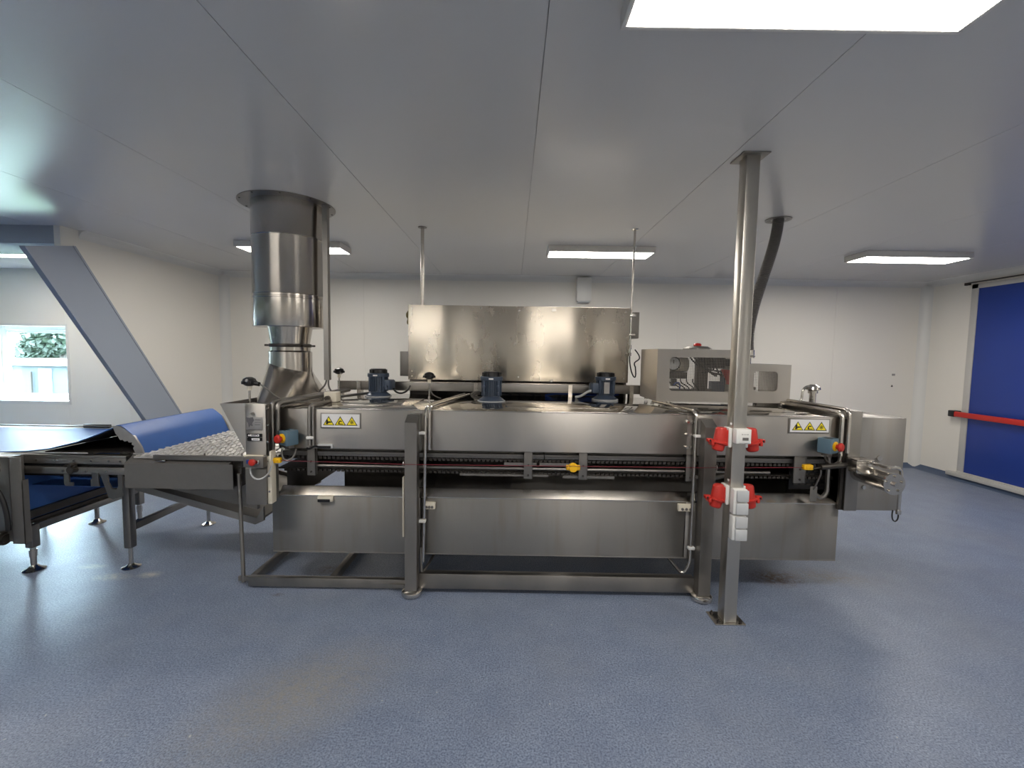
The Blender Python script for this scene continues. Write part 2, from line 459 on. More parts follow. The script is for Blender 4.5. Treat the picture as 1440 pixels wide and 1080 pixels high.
hx0, hx1, hz0, hz1 = -1.55, 2.20, .952, 1.217
# hood shell in three lengths, with the joint flanges between them
hb = MB()
for a, b in ((hx0, -.635), (-.60, 1.165), (1.20, hx1)):
    hb.box(a, b, Y0, Y0+.012, hz0, hz1, .003); hb.box(a, b, Y1-.012, Y1, hz0, hz1, .003)
    hb.box(a, b, Y0+.012, Y0+.03, hz0, hz0+.012)
for xc in (-.617, 1.183):
    hb.box(xc-.02, xc+.02, Y0-.004, Y1, hz0, hz1-.002)
hb.box(hx0, hx0+.01, Y0, Y1, hz0, hz1).box(hx1-.01, hx1, Y0, Y1, hz0, hz1)
P(hb, 'hood', st)
P(MB().box(hx0, hx1, Y0-.003, Y1+.003, hz1, hz1+.006, .002).box(-.05, .75, 3.1, 3.9, hz1+.006, hz1+.0085, .002).box(-1.35, -.72, 3.1, 3.9, hz1+.006, hz1+.0085, .002).box(1.3, 2.1, 3.05, 3.9, hz1+.006, hz1+.0085, .002), 'hood_top', M['top'])
# bolt heads along the joint flanges
bb = MB()
for x in (-.652, 1.165, 1.192):
    for z in (1.0, 1.085, 1.17): bb.cyl((x, Y0-.012, z), (x, Y0, z), .009, seg=6)
P(bb, 'bolt', M['bright'], split=True)
# tank
tb = MB()
tx0, tx1, tz0, tz1 = -1.605, 2.20, .247, .632
for a, b in ((tx0, -.61), (-.605, 1.17), (1.175, tx1)):
    tb.box(a, b, Y0, Y0+.012, tz0, tz1, .003)
tb.box(tx0, tx0+.012, Y0+.012, 3.3, tz0, tz1).box(tx0, -.7, 3.29, 3.3, tz0, .55)
tb.box(-.7, -.69, 3.3, 3.95, tz0, tz1); tb.box(-.7, tx1, 3.94, 3.95, tz0, tz1+.1); tb.box(tx1-.012, tx1, Y0+.012, 3.95, tz0, tz1)
tb.box(tx0, -.7, Y0, 3.3, tz0-.008, tz0); tb.box(-.7, tx1, Y0, 3.95, tz0-.008, tz0)
P(tb, 'tank', M['tank'])
P(MB().prism([(Y0-.002, tz1-.004), (Y0-.002, tz1+.003), (Y0+.003, tz1+.008), (Y0+.040, tz1+.048), (Y0+.050, tz1+.053), (Y0+.062, tz1+.050), (Y0+.064, tz1-.02), (Y0+.055, tz1-.02)], 'x', tx0+.05, tx1), 'tank_rim', M['duct'])
P(MB().box(-1.27, -.70, 3.30, 3.31, .25, .80).box(-.70, -.692, 3.30, 3.9, .63, .80), 'rear_plate', M['darksteel'])
P(MB().prism([(-1.6, .60), (-1.47, .60), (-1.19, .79), (-1.6, .79)], 'y', 3.09, 3.10), 'deflector', M['darksteel'])
P(MB().box(.0, tx1-.02, 3.45, 3.46, .45, .76, mx=Matrix.Rotation(0, 4, 'X')), 'drip_plate', M['tank'])
# posts with slanted tops and round feet
for xc in (-.645, 1.268):
    for (ya, yb, fr) in ((2.777, 2.857, True), (4.02, 4.10, False)):
        lg = MB(); a, b = xc-.0385, xc+.0385
        if fr: lg.prism([(ya, .045), (ya, 1.155), (yb, 1.197), (yb, .045)], 'x', a, b)
        else: lg.box(a, b, ya, yb, .045, 1.19)
        L_ = P(lg, 'leg', M['frame'])
        yc = (ya+yb)/2
        MB().lathe([(.0, .0), (.060, .0), (.068, .009), (.070, .022), (.066, .034), (.054, .043), (.03, .046), (.0, .048)], (xc, yc, 0), seg=32).build('foot', M['bright'], L_)
# mounting plates behind the front posts
P(MB().box(-.668, -.60, 2.857, 2.90, .96, 1.20).box(1.215, 1.31, 2.857, 2.90, .96, 1.20), 'post_bracket', M['frame'], split=True)
# base frame
bf = MB()
bf.box(-1.76, -.684, 2.862, 2.902, .014, .076, .004); bf.box(-1.76, -.684, 3.90, 3.94, .014, .076, .004)
for x in (-1.765, -1.225): bf.box(x, x+.04, 2.902, 3.90, .02, .074, .004)
P(bf, 'base_frame', M['frame'], split=True)
P(MB().box(-.606, 1.229, 2.84, 2.90, .03, .132, .004).box(-.606, 1.229, 4.03, 4.09, .03, .132, .004), 'cross_rail', M['frame'], split=True)
P(MB().cyl((-1.848, 2.94, .76), (-1.83, 2.93, .01), .013), 'brace', M['frame'])
P(MB().box(-1.86, -1.76, 2.92, 2.94, .02, .05).box(-.80, -.705, 2.85, 2.87, .03, .05), 'foot_plate', M['frame'], split=True)
P(MB().box(-.712, -.700, 2.83, 2.875, .385, .785, .002), 'edge_strip', M['ivory'], label='pale vertical strip beside the left leg')
# belts and rails in the open gap
P(MB().box(-1.60, 2.2, 2.98, 3.92, .872, .884), 'belt', M['darksteel'])
P(MB().box(-1.60, 2.2, 2.98, 3.92, .79, .80), 'return_belt', M['darksteel'])
ch = MB()
for k in range(125):
    x = -1.55+k*.03
    ch.box(x, x+.019, 2.957, 2.978, .868, .886); ch.box(x, x+.019, 2.957, 2.978, .782, .797)
P(ch, 'chain', M['darksteel'], split=(lambda c: c.z > .83))
rl = MB()
for (a, b) in ((-1.56, -.60), (-.595, .22), (.225, 1.18), (1.19, 2.18)):
    rl.box(a, b, 2.95, 2.975, .892, .922, .002); rl.box(a, b, 2.99, 3.0, .92, .95)
rl.box(-.05, .17, 2.94, 2.95, .846, .868); rl.box(.19, .40, 2.94, 2.95, .846, .868); rl.box(-.35, .25, 2.945, 2.955, .772, .786)
rl.box(.35, .70, 2.945, 2.955, .765, .782)
P(rl, 'guide_rail', M['grey'], split=True)
P(MB().cyl((-1.35, 2.945, .826), (1.17, 2.945, .826), .009).cyl((1.33, 2.945, .826), (1.75, 2.945, .826), .009), 'guide_rod', M['frame'], split=True)
for x0, x1 in ((-1.372, -1.318), (.084, .142), (.452, .510), (1.172, 1.232), (1.895, 1.975)):
    h = P(MB().box(x0, x1, 2.915, 2.925, .765, .952, .001).box(x1-.004, x1, 2.915, 2.95, .765, .952), 'hanger', M['grey'])
    c_ = (x0+x1)/2
    P(MB().cyl((c_, 2.909, .79), (c_, 2.915, .79), .007, seg=6).cyl((c_, 2.909, .86), (c_, 2.915, .86), .007, seg=6), 'bolt', M['darksteel'], h, split=True)
# trip cord along the front, with eyes, clamps and the spring end
cd = MB().tube([(-1.52, 2.80, .892), (-.66, 2.77, .887), (1.23, 2.77, .897), (1.90, 2.80, .902)], .0021, 6)
P(cd, 'trip_cord', M['cord'])
P(MB().ring((-.688, 2.768, .892), (1, 0, 0), .016, .003).ring((1.302, 2.768, .90), (1, 0, 0), .016, .003), 'cord_eye', M['bright'], split=True)
cp = MB(); q = (.396, 2.79, .88)
cp.lathe([(.0, -.022), (.026, -.02), (.03, -.008), (.03, .008), (.026, .02), (0, .022)], q, (0, 1, 0), 20)
cp.box(q[0]-.045, q[0]+.045, q[1]-.014, q[1]+.014, q[2]-.016, q[2]+.016, .006)
for dx in (-.034, .034): cp.cyl((q[0]+dx, q[1]-.018, q[2]), (q[0]+dx, q[1], q[2]), .006, seg=8)
P(cp, 'cord_clamp', M['yellow'], label='yellow cord clamp in the middle of the red trip cord')
for (x, z) in ((-1.515, .893), (1.905, .905)):
    c1 = MB().box(x-.03, x+.03, 2.785, 2.815, z-.017, z+.017, .006)
    c1.cyl((x-.012, 2.78, z), (x-.012, 2.79, z), .006, seg=8).cyl((x+.012, 2.78, z), (x+.012, 2.79, z), .006, seg=8)
    P(c1, 'cord_clamp', M['yellow'])
# pull switch left
sw = P(MB().box(-1.672, -1.545, 2.70, 2.748, .868, .932, .005), 'pull_switch', M['grey'])
MB().lathe([(0, 0), (.014, 0), (.014, .012), (.021, .016), (.022, .024), (.016, .031), (0, .034)], (-1.603, 2.70, .906), (0, -1, 0), 20).build('button', M['red'], sw)
MB().box(-1.648, -1.618, 2.694, 2.70, .894, .918, .002).build('marking', M['bluecable'], sw)
P(MB().cyl((-1.575, 2.72, .902), (-1.56, 2.74, .898), .011).cyl((-1.56, 2.74, .898), (-1.545, 2.78, .893), .006).box(-1.585, -1.565, 2.69, 2.74, .89, .918, .003), 'switch_arm', M['bright'])
P(MB().tube(bez((-1.645, 2.735, .868), (-1.645, 2.70, .76), (-1.52, 2.72, .76), (-1.53, 2.78, .89)), .005), 'cable', M['lightgrey'], split=True)
# right spring arm and its bracket
P(MB().cyl((1.98, 2.79, .908), (2.17, 2.83, .914), .017), 'spring_tube', M['darksteel'])
P(MB().tube(rpath([(1.925, 2.79, .902), (1.95, 2.79, .900), (1.98, 2.79, .908)], .01), .005).cyl((2.17, 2.83, .914), (2.30, 2.84, .905), .005), 'spring_rod', M['darksteel'])
P(MB().tube(rpath([(1.985, 2.79, .90), (1.995, 2.80, .86), (1.995, 2.86, .74)], .02), .005).box(1.975, 2.02, 2.86, 2.868, .66, .76, .002), 'spring_bracket', M['grey'], split=True)
# black perforated plate inside at the right end
pp = MB().box(1.92, 2.19, 3.0, 3.01, .70, .93)
P(pp, 'perforated_plate', M['black'])
pv = MB()
for i in range(5):
    for j in range(7): pv.box(1.95+i*.045+(j % 2)*.02, 1.978+i*.045+(j % 2)*.02, 2.995, 3.0, .73+j*.024, .741+j*.024)
P(pv, 'plate_slots', M['darksteel'])
P(MB().tube(rpath([(2.05, 2.93, .69), (2.10, 2.93, .66), (2.135, 2.93, .70), (2.135, 2.93, .95)], .03), .016), 'drain_pipe', M['frame'])

# warning signs: white plate with three yellow triangles
def sign(x0, x1, z0, z1, y):
    W = x1-x0; hh = z1-z0
    s = P(MB().box(x0-.008, x1+.008, y-.006, y, z0-.008, z1+.008, .002), 'sign_frame', M['frame'])
    pl_ = P(MB().box(x0, x1, y-.009, y-.006, z0, z1), 'sign_plate', M['signwhite'], s, smooth=0)
    zc = z0+hh*.14; side = W*.30; th = hh*.70
    def tri(cx, sc_): return [(cx-side/2*sc_, zc+th*(1-sc_)*.36), (cx+side/2*sc_, zc+th*(1-sc_)*.36), (cx, zc+th*(1-sc_)*.36+th*sc_)]
    b_ = MB(); yl = MB(); pk = MB()
    for i in range(3):
        cx = x0+W*(.19+.305*i)
        b_.prism(tri(cx, 1.), 'y', y-.0098, y-.009); yl.prism(tri(cx, .80), 'y', y-.0106, y-.0098)
        e0, e1 = y-.0114, y-.0106
        u = side; z_ = zc+th*.13
        if i == 0:      # hand drawn into a machine
            pk.prism([(cx-.24*u, z_), (cx-.05*u, z_), (cx-.02*u, z_+.16*u), (cx-.08*u, z_+.42*u), (cx-.20*u, z_+.34*u)], 'y', e0, e1)
            pk.prism([(cx-.05*u, z_+.10*u), (cx+.26*u, z_+.16*u), (cx+.30*u, z_+.22*u), (cx+.0*u, z_+.26*u)], 'y', e0, e1)
        elif i == 1:    # curved hand over a surface
            arc = [(cx+.02*u+.17*u*math.cos(a), z_+.16*u+.17*u*math.sin(a)) for a in (k*PI/10+.6 for k in range(9))]
            arc2 = [(cx+.02*u+.10*u*math.cos(a), z_+.14*u+.10*u*math.sin(a)) for a in (k*PI/10+.6 for k in range(9))]
            pk.prism(arc+arc2[::-1], 'y', e0, e1)
            pk.prism([(cx-.16*u, z_), (cx+.25*u, z_), (cx+.25*u, z_+.05*u), (cx-.16*u, z_+.07*u)], 'y', e0, e1)
            pk.prism([(cx-.17*u, z_), (cx-.06*u, z_), (cx-.05*u, z_+.22*u), (cx-.15*u, z_+.22*u)], 'y', e0, e1)
        else:           # snowflake
            for k in range(6):
                a = k*PI/3+PI/6; cz = z_+.20*u
                dx, dz = math.cos(a), math.sin(a); w = .016*u; ln = .17*u
                pk.prism([(cx-dz*w, cz+dx*w), (cx+dz*w, cz-dx*w), (cx+dx*ln+dz*w, cz+dz*ln-dx*w), (cx+dx*ln-dz*w, cz+dz*ln+dx*w)], 'y', e0, e1)
                for s2 in (-1, 1):
                    px_, pz_ = cx+dx*ln*.62, cz+dz*ln*.62; a2 = a+s2*.9; ex, ez = math.cos(a2)*.07*u, math.sin(a2)*.07*u
                    nx, nz = -math.sin(a2)*w*.8, math.cos(a2)*w*.8
                    pk.prism([(px_+nx, pz_+nz), (px_-nx, pz_-nz), (px_+ex-nx, pz_+ez-nz), (px_+ex+nx, pz_+ez+nz)], 'y', e0, e1)
    # second-level pieces hang on the frame (thing > part > sub-part)
    pl_.name = 'sign_plate'
    third = lambda c: int((c.x-x0)/W*3)
    for mb_, nm_, mt_ in ((b_, 'triangle_border', 'black'), (yl, 'triangle', 'signyellow'), (pk, 'pictogram', 'black')):
        P(mb_, nm_, M[mt_], s, smooth=0, split=third)
sign(-1.262, -1.010, 1.098, 1.186, Y0)
sign(1.838, 2.092, 1.116, 1.200, Y0)

# emergency stop buttons on both ends
def estop(c, yaw):
    R = Matrix.Translation(c) @ Matrix.Rotation(yaw, 4, 'Z') @ Matrix.Scale(1.28, 4)
    e = P(MB().box(-.036, .036, -.03, .035, -.038, .038, .006, R), 'emergency_stop', M['estop'])
    ax = (R.to_3x3() @ Vector((0, -1, 0)))
    o = R @ Vector((0, -.03, 0))
    MB().lathe([(0, 0), (.030, 0), (.031, .006), (.024, .010), (0, .010)], o, ax, 28).build('collar', M['yellow'], e)
    MB().lathe([(0, .008), (.014, .010), (.014, .022), (.027, .026), (.029, .036), (.022, .046), (0, .050)], o, ax, 28).build('button', M['red'], e)
    MB().box(-.02, .02, -.012, .02, -.0385, -.055, .002, R).build('bracket', M['grey'], e)
    MB().box(-.024, .0, -.02, .012, .038, .0395, .0, R).build('lid_mark', M['black'], e)
estop((-1.462, 2.845, 1.034), -.5)
estop((2.062, 2.845, 1.040), .5)
P(MB().tube(bez((-1.50, 2.84, .955), (-1.51, 2.83, .86), (-1.42, 2.83, .86), (-1.42, 2.86, .955)), .006), 'cable', M['grey'], split=True)
P(MB().tube(bez((2.04, 2.84, .97), (2.04, 2.83, .90), (2.14, 2.83, .90), (2.15, 2.86, .98)), .006), 'cable', M['darksteel'], split=True)

# conduits over the hood
def conduit(pts, r=.012, m='frame', clips=()):
    c = P(MB().tube(rpath(pts, .05), r, 10), 'conduit', M[m])
    if clips:
        k = MB()
        for p in clips: k.box(p[0]-.022, p[0]+.022, p[1]-.016, p[1]+.016, p[2]-.009, p[2]+.009, .003)
        P(k, 'clip', M['white'], c, split=True)
conduit([(-1.572, 2.858, .93), (-1.572, 2.858, 1.262), (-1.50, 3.5, 1.262), (-1.50, 3.95, 1.262)], .0155, clips=())
conduit([(-1.536, 2.858, 1.05), (-1.536, 2.858, 1.258), (-1.45, 3.5, 1.258), (-1.46, 3.92, 1.258)], .0155)
conduit([(-1.342, 2.888, .975), (-1.342, 2.888, 1.238), (-1.335, 3.06, 1.238), (-1.33, 3.35, 1.238)], .012, clips=((-1.335, 2.885, 1.028),))
conduit([(-1.318, 2.890, .975), (-1.318, 2.890, 1.234)], .009)
conduit([(-1.40, 3.45, 1.24), (-1.20, 3.9, 1.245), (-1.17, 3.95, 1.30)], .011)
conduit([(-.583, 2.868, .20), (-.575, 2.868, .60), (-.567, 2.868, 1.245), (-.55, 3.1, 1.245), (-.42, 3.85, 1.245)], .010, 'bright', ((-.59, 2.862, 1.075), (-.585, 2.862, .485)))
conduit([(-.545, 2.88, .96), (-.545, 2.88, 1.243), (-.52, 3.1, 1.243), (-.38, 3.85, 1.243)], .010, 'bright')
conduit([(-.60, 2.87, .30), (-.592, 2.865, .13), (-.57, 2.90, .14), (-.52, 3.1, .2)], .009)
conduit([(1.06, 3.0, .25), (1.16, 2.87, .14), (1.205, 2.868, .22), (1.205, 2.868, 1.243), (1.19, 3.05, 1.243), (1.12, 3.5, 1.243)], .011, 'duct', ((1.215, 2.862, 1.085), (1.205, 2.862, .33)))
conduit([(2.165, 2.875, .90), (2.165, 2.875, 1.25), (2.155, 3.1, 1.25), (2.10, 3.9, 1.25)], .013, 'duct')
conduit([(2.205, 2.868, .985), (2.205, 2.868, 1.27), (2.205, 3.1, 1.27), (2.15, 3.9, 1.27)], .013, 'duct', ())
P(MB().tube(bez((1.50, 2.90, .945), (1.51, 2.89, .83), (1.40, 2.88, .78), (1.20, 2.9, .80)), .014), 'hose', M['hose'])
# small white terminal strips
for x0, x1, z in ((-.58, -.505, .583), (1.115, 1.222, .597)):
    t_ = P(MB().box(x0, x1, 2.872, 2.90, z-.024, z+.024, .004), 'terminal_strip', M['ivory'])
    k = MB(); n = 3
    for i in range(n): k.cyl((x0+(x1-x0)*(.25+.25*i), 2.868, z-.008), (x0+(x1-x0)*(.25+.25*i), 2.873, z-.008), .009, seg=12)
    P(k, 'screw', M['grey'], t_, split=True)
P(MB().box(-1.292, -1.192, 2.88, 2.90, .596, .632, .003), 'latch', M['ivory'])
P(MB().box(-1.290, -1.208, 2.876, 2.882, .594, .614, .002), 'latch_grip', M['black'])
P(MB().box(-1.29, -1.19, 2.885, 2.90, .955, .985, .003), 'latch', M['lightgrey'])
P(MB().box(-1.285, -1.20, 2.878, 2.886, .958, .974, .002).tube(bez((-1.36, 2.89, .955), (-1.33, 2.87, .94), (-1.32, 2.88, .985), (-1.28, 2.882, .966)), .007), 'latch_cable', M['black'])
# junction box on the hood
jb = P(MB().box(-1.378, -1.288, 3.20, 3.29, 1.228, 1.302, .006), 'junction_box', M['ivory'])
MB().cyl((-1.345, 3.20, 1.258), (-1.345, 3.17, 1.258), .018).build('gland', M['darksteel'], jb)

# electric motors on the hood
def motor(x, y, box_dir):
    z = hz1+.008
    m_ = MB()
    m_.lathe([(.100, 0), (.100, .010), (.080, .024), (.068, .034), (.068, .165), (0, .165)], (x, y, z), seg=32)
    for k in range(28):
        a = 2*PI*k/28; mx = Matrix.Translation((x, y, z)) @ Matrix.Rotation(a, 4, 'Z')
        m_.box(.06, .082, -.0025, .0025, .042, .165, 0, mx)
    for k in range(4):
        a = PI/4+k*PI/2; mx = Matrix.Translation((x, y, z)) @ Matrix.Rotation(a, 4, 'Z')
        m_.box(.066, .088, -.008, .008, .04, .165, .002, mx)
    m_.lathe([(0, .163), (.088, .163), (.090, .168), (.090, .19), (.086, .195), (0, .195)], (x, y, z), seg=32)
    o = P(m_, 'motor', M['motor'])
    cap = MB().lathe([(.072, .193), (.068, .225), (.062, .232), (0, .232)], (x, y, z), seg=32)
    for k in range(10):
        mx = Matrix.Translation((x, y, z)) @ Matrix.Rotation(2*PI*k/10, 4, 'Z')
        cap.box(.06, .076, -.004, .004, .193, .225, 0, mx)
    cap.build('fan_cover', M['black'], o)
    mx = Matrix.Translation((x, y, z)) @ Matrix.Rotation(box_dir, 4, 'Z')
    MB().box(.066, .125, -.05, .05, .055, .14, .006, mx).box(.125, .133, -.045, .045, .06, .135, .004, mx).cyl(mx @ Vector((.10, -.05, .08)), mx @ Vector((.10, -.068, .08)), .012).build('terminal_box', M['motor'], o)
    MB().lathe([(.0, -.002), (.112, -.002), (.112, .002), (0, .002)], (x, y, z), seg=32).build('gasket', M['lightgrey'], o)
    MB().box(x-.018, x+.018, y-.0915, y-.088, z+.172, z+.184).build('label_plate', M['signwhite'], o)
    return o
motor(-1.155, 3.78, -.15)
m2 = motor(-.17, 3.53, PI/2)
P(MB().box(-.17-.062, -.17-.044, 3.53-.085, 3.53-.07, 1.28, 1.30, .002).box(-.17-.062, -.17-.044, 3.445, 3.46, 1.33, 1.35, .002).box(-.17+.044, -.17+.062, 3.445, 3.46, 1.28, 1.30, .002).box(-.17+.044, -.17+.062, 3.445, 3.46, 1.33, 1.35, .002), 'lug', M['motor'], m2, split=True)
m3 = motor(.80, 3.80, PI+.1)
MB().box(.77, .815, 3.706, 3.714, 1.28, 1.375).build('rating_plate', M['plate'], m3)
P(MB().tube(bez((-1.02, 3.76, 1.29), (-.99, 3.74, 1.235), (-.91, 3.76, 1.235), (-.92, 3.94, 1.30)), .008), 'cable', M['rubber'], split=True)
P(MB().tube(bez((-.27, 3.60, 1.29), (-.36, 3.58, 1.29), (-.36, 3.60, 1.225), (-.26, 3.62, 1.235)), .009).tube(bez((-.27, 3.62, 1.27), (-.34, 3.6, 1.27), (-.34, 3.62, 1.23), (-.24, 3.68, 1.235)), .009), 'cable', M['hose'], split=True)
P(MB().tube(bez((.69, 3.76, 1.30), (.62, 3.76, 1.30), (.62, 3.80, 1.24), (.55, 3.84, 1.235)), .011), 'cable', M['lightgrey'], split=True)
# temperature probes with black heads
def probe(x, y, h, lean=0., side=0., dome=True):
    z = hz1+.005
    p = P(MB().cyl((x, y, z), (x, y, z+h), .0065).cyl((x, y, z), (x, y, z+.03), .013).box(x-.04, x+.04, y-.012, y+.012, z, z+.006), 'probe', M['bright'])
    hd = MB().lathe([(0, 0), (.022, .0), (.04, .012), (.043, .03), (.036, .046), (.018, .056), (0, .058)], (x, y, z+h), seg=20)
    for k in range(6):
        mx = Matrix.Translation((x, y, z+h)) @ Matrix.Rotation(k*PI/3, 4, 'Z'); hd.box(.034, .05, -.008, .008, .012, .03, .003, mx)
    if side: hd.cyl((x, y, z+h+.022), (x+side, y-.01, z+h+.012), .014)
    hd.build('probe_head', M['black'], p)
    MB().cyl((x, y, z+h-.03), (x, y, z+h), .014).build('collar', M['ivory'], p)
probe(-1.715, 2.86, .145, side=.07)
probe(-1.56, 3.95, .175)
probe(-.665, 3.50, .168)
P(MB().tube(bez((-1.64, 2.85, 1.378), (-1.56, 2.86, 1.33), (-1.60, 2.95, 1.25), (-1.48, 3.05, 1.245)), .005), 'cable', M['grey'], split=True)
P(MB().tube(bez((-.665, 3.50, 1.37), (-.67, 3.48, 1.29), (-.63, 3.5, 1.25), (-.58, 3.55, 1.235)), .005), 'cable', M['grey'], split=True)
# cable trunking along the back of the hood
P(MB().box(-1.575, 1.15, 3.95, 4.03, 1.258, 1.332, .003), 'cable_trunking', M['frame'])
P(MB().box(-1.575, 1.15, 3.945, 4.035, 1.332, 1.337, .001), 'trunking_lid', M['duct'])
for x in (-1.4, -.35, .50, 1.05): P(MB().box(x, x+.035, 3.945, 3.95, hz1, 1.335).box(x, x+.035, 3.95, 4.02, hz1, 1.258), 'trunking_support', M['duct'], split=True)
# small valve at the right end
vx, vy = 2.42, 3.55
vl = P(MB().cyl((vx, vy, 1.25), (vx, vy, 1.33), .024).lathe([(0, .0), (.035, 0), (.035, .02), (.055, .03), (.05, .05), (.02, .07), (0, .07)], (vx, vy, 1.325), seg=20), 'valve', M['bright'])
MB().tube(bez((vx-.03, vy, 1.38), (vx-.11, vy, 1.37), (vx-.07, vy, 1.29), (vx-.095, vy-.0, 1.26)), .010).build('lever', M['bright'], vl)

# infeed: front panel, side wing, mesh belt, guard, legs, chute
ip = MB().box(-1.682, -1.552, 2.75, 2.80, .935, 1.262, .003)
P(ip, 'infeed_panel', st)
P(MB().box(-1.552, -1.540, 2.76, 2.80, .93, 1.258, .001), 'flange', M['darksteel'])
lp = MB().box(-1.688, -1.556, 2.75, 2.90, .615, .845, .003)
P(lp, 'lower_panel', M['grey'])
P(MB().box(-1.556, -1.530, 2.762, 2.82, .617, .96, .004), 'edge_strip', M['ivory'], label='pale vertical edge strip')
P(MB().box(-1.69, -1.57, 2.74, 2.80, .925, .937, .002), 'ledge', M['ivory'])
bo = MB()
for z in (1.235, 1.13, 1.02): bo.cyl((-1.543, 2.752, z), (-1.543, 2.76, z), .007, seg=8)
for z in (.70, .80): bo.cyl((-1.543, 2.756, z), (-1.543, 2.763, z), .006, seg=8)
bo.cyl((-1.63, 2.742, 1.20), (-1.63, 2.75, 1.20), .011, seg=12)
P(bo, 'bolt', M['bright'], split=True)
np_ = P(MB().box(-1.672, -1.572, 2.744, 2.75, 1.10, 1.18, .001), 'nameplate', M['plate'])
MB().prism([(-1.671, 1.179), (-1.652, 1.174), (-1.628, 1.179), (-1.622, 1.158), (-1.634, 1.14), (-1.631, 1.122), (-1.646, 1.127), (-1.655, 1.113), (-1.661, 1.142), (-1.669, 1.152)], 'y', 2.7434, 2.744).box(-1.618, -1.58, 2.7434, 2.744, 1.160, 1.164).box(-1.618, -1.58, 2.7434, 2.744, 1.145, 1.148).box(-1.618, -1.585, 2.7434, 2.744, 1.130, 1.133).build('worn_print', M['smudge'], np_)
lb_ = P(MB().box(-1.668, -1.576, 2.744, 2.75, 1.052, 1.074).box(-1.668, -1.576, 2.744, 2.75, 1.028, 1.048), 'label_plate', M['black'])
wp = MB().box(-1.648, -1.592, 2.7434, 2.744, 1.057, 1.070).box(-1.640, -1.590, 2.7434, 2.744, 1.031, 1.045).lathe([(0, 0), (.006, 0), (0, .0006)], (-1.656, 2.744, 1.063), (0, -1, 0), 10)
wp.build('label_print', M['signwhite'], lb_)
kp = MB()
for x, z, w in ((-1.642, 1.061, .03), (-1.606, 1.061, .01), (-1.632, 1.036, .036), (-1.642, 1.066, .04)): kp.box(x, x+w, 2.7428, 2.7434, z, z+.003)
kp.build('label_lettering', M['black'], lb_)
# wing plates of the infeed hood (trapezoid ends, inclined side)
wg = MB().prism([(-1.852, 1.258), (-1.682, 1.262), (-1.682, .94), (-1.69, .94)], 'y', 2.77, 2.78)
wg.prism([(-1.852, 1.258), (-1.682, 1.262), (-1.682, .94), (-1.69, .94)], 'y', 3.94, 3.95)
P(wg, 'infeed_wing', st, split=True)
P(MB().prism([(-1.852, 1.258), (-1.842, 1.258), (-1.68, .94), (-1.69, .94)], 'y', 2.78, 3.94), 'infeed_slope', M['darksteel'])
P(MB().box(-1.69, -1.55, 2.90, 3.95, 1.20, 1.216).box(-1.85, -1.69, 3.05, 3.95, 1.205, 1.216), 'infeed_top', M['frame'], split=True)
# mesh belt on the infeed
ib = MB(); ib.box(-2.60, -1.56, 2.985, 3.96, .845, .856)
nx, ny = 34, 30
for i in range(nx):
    for j in range(ny):
        x = -2.59+i*(1.02/nx)+(j % 2)*.015; y = 2.99+j*(.965/ny)
        tl = Matrix.Translation((x+.0125, y+.014, .861)) @ Matrix.Rotation(random.uniform(-.12, .12)+(.22 if (i+j) % 2 else -.16), 4, 'X') @ Matrix.Rotation(random.uniform(-.15, .15), 4, 'Y')
        ib.box(-.0125, .0125, -.013, .013, -.003, .003, 0, tl)
P(ib, 'mesh_belt', M['mesh'], smooth=0)
P(MB().box(-2.45, -1.70, 2.965, 2.985, .842, .872).box(-2.45, -1.70, 3.96, 3.98, .842, .872), 'belt_edge_rail', M['frame'], split=True)
gd = MB().prism([(2.95, .645), (2.95, .818), (2.97, .824), (3.03, .862), (3.03, .645)], 'x', -2.637, -1.925)
gd.prism([(2.95, .645), (2.95, .818), (2.955, .818), (2.955, .645)], 'x', -1.925, -1.897)
P(gd, 'infeed_guard', M['grey'])
P(MB().box(-2.42, -2.36, 2.955, 2.975, .83, .842, .002).box(-2.12, -2.112, 2.99, 2.998, .855, .885).box(-1.86, -1.852, 2.99, 2.998, .855, .885), 'guard_latch', M['bright'], split=True)
P(MB().box(-1.925, -1.86, 2.99, 3.03, .66, .86).cyl((-1.845, 2.96, .70), (-1.845, 2.96, .80), .016), 'guard_end', M['darksteel'])
P(MB().prism([(-2.64, .64), (-2.60, .64), (-1.79, .42), (-1.74, .50), (-1.74, .40), (-1.80, .372), (-2.64, .605)], 'y', 3.03, 3.05)
  .prism([(-2.64, .62), (-1.80, .39), (-1.80, .375), (-2.64, .605)], 'y', 3.05, 3.95)
  .prism([(-2.64, .64), (-2.60, .64), (-1.79, .42), (-1.74, .50), (-1.74, .40), (-1.80, .372), (-2.64, .605)], 'y', 3.95, 3.97), 'return_chute', M['frame'])
P(MB().prism([(-2.60, .65), (-1.80, .65), (-1.80, .47)], 'y', 3.06, 3.09), 'chute_skirt', M['grey'])
for (x, y) in ((-2.768, 3.12), (-2.768, 3.94)):
    l2 = P(MB().box(x-.028, x+.028, y-.028, y+.028, .15, .86, .010), 'leg', M['frame'])
    MB().cyl((x, y, .02), (x, y, .15), .014).build('spindle', M['bright'], l2)
    MB().lathe([(0, 0), (.055, 0), (.058, .006), (.03, .018), (.018, .03), (0, .03)], (x, y, 0), seg=24).build('foot', M['bright'], l2)
P(MB().box(-2.788, -2.748, 3.157, 3.903, .27, .32, .004), 'stretcher', M['frame'])
P(MB().box(-2.79, -2.55, 3.06, 3.10, .80, .845).box(-2.79, -2.55, 3.96, 4.0, .80, .845), 'infeed_side_rail', M['frame'], split=True)

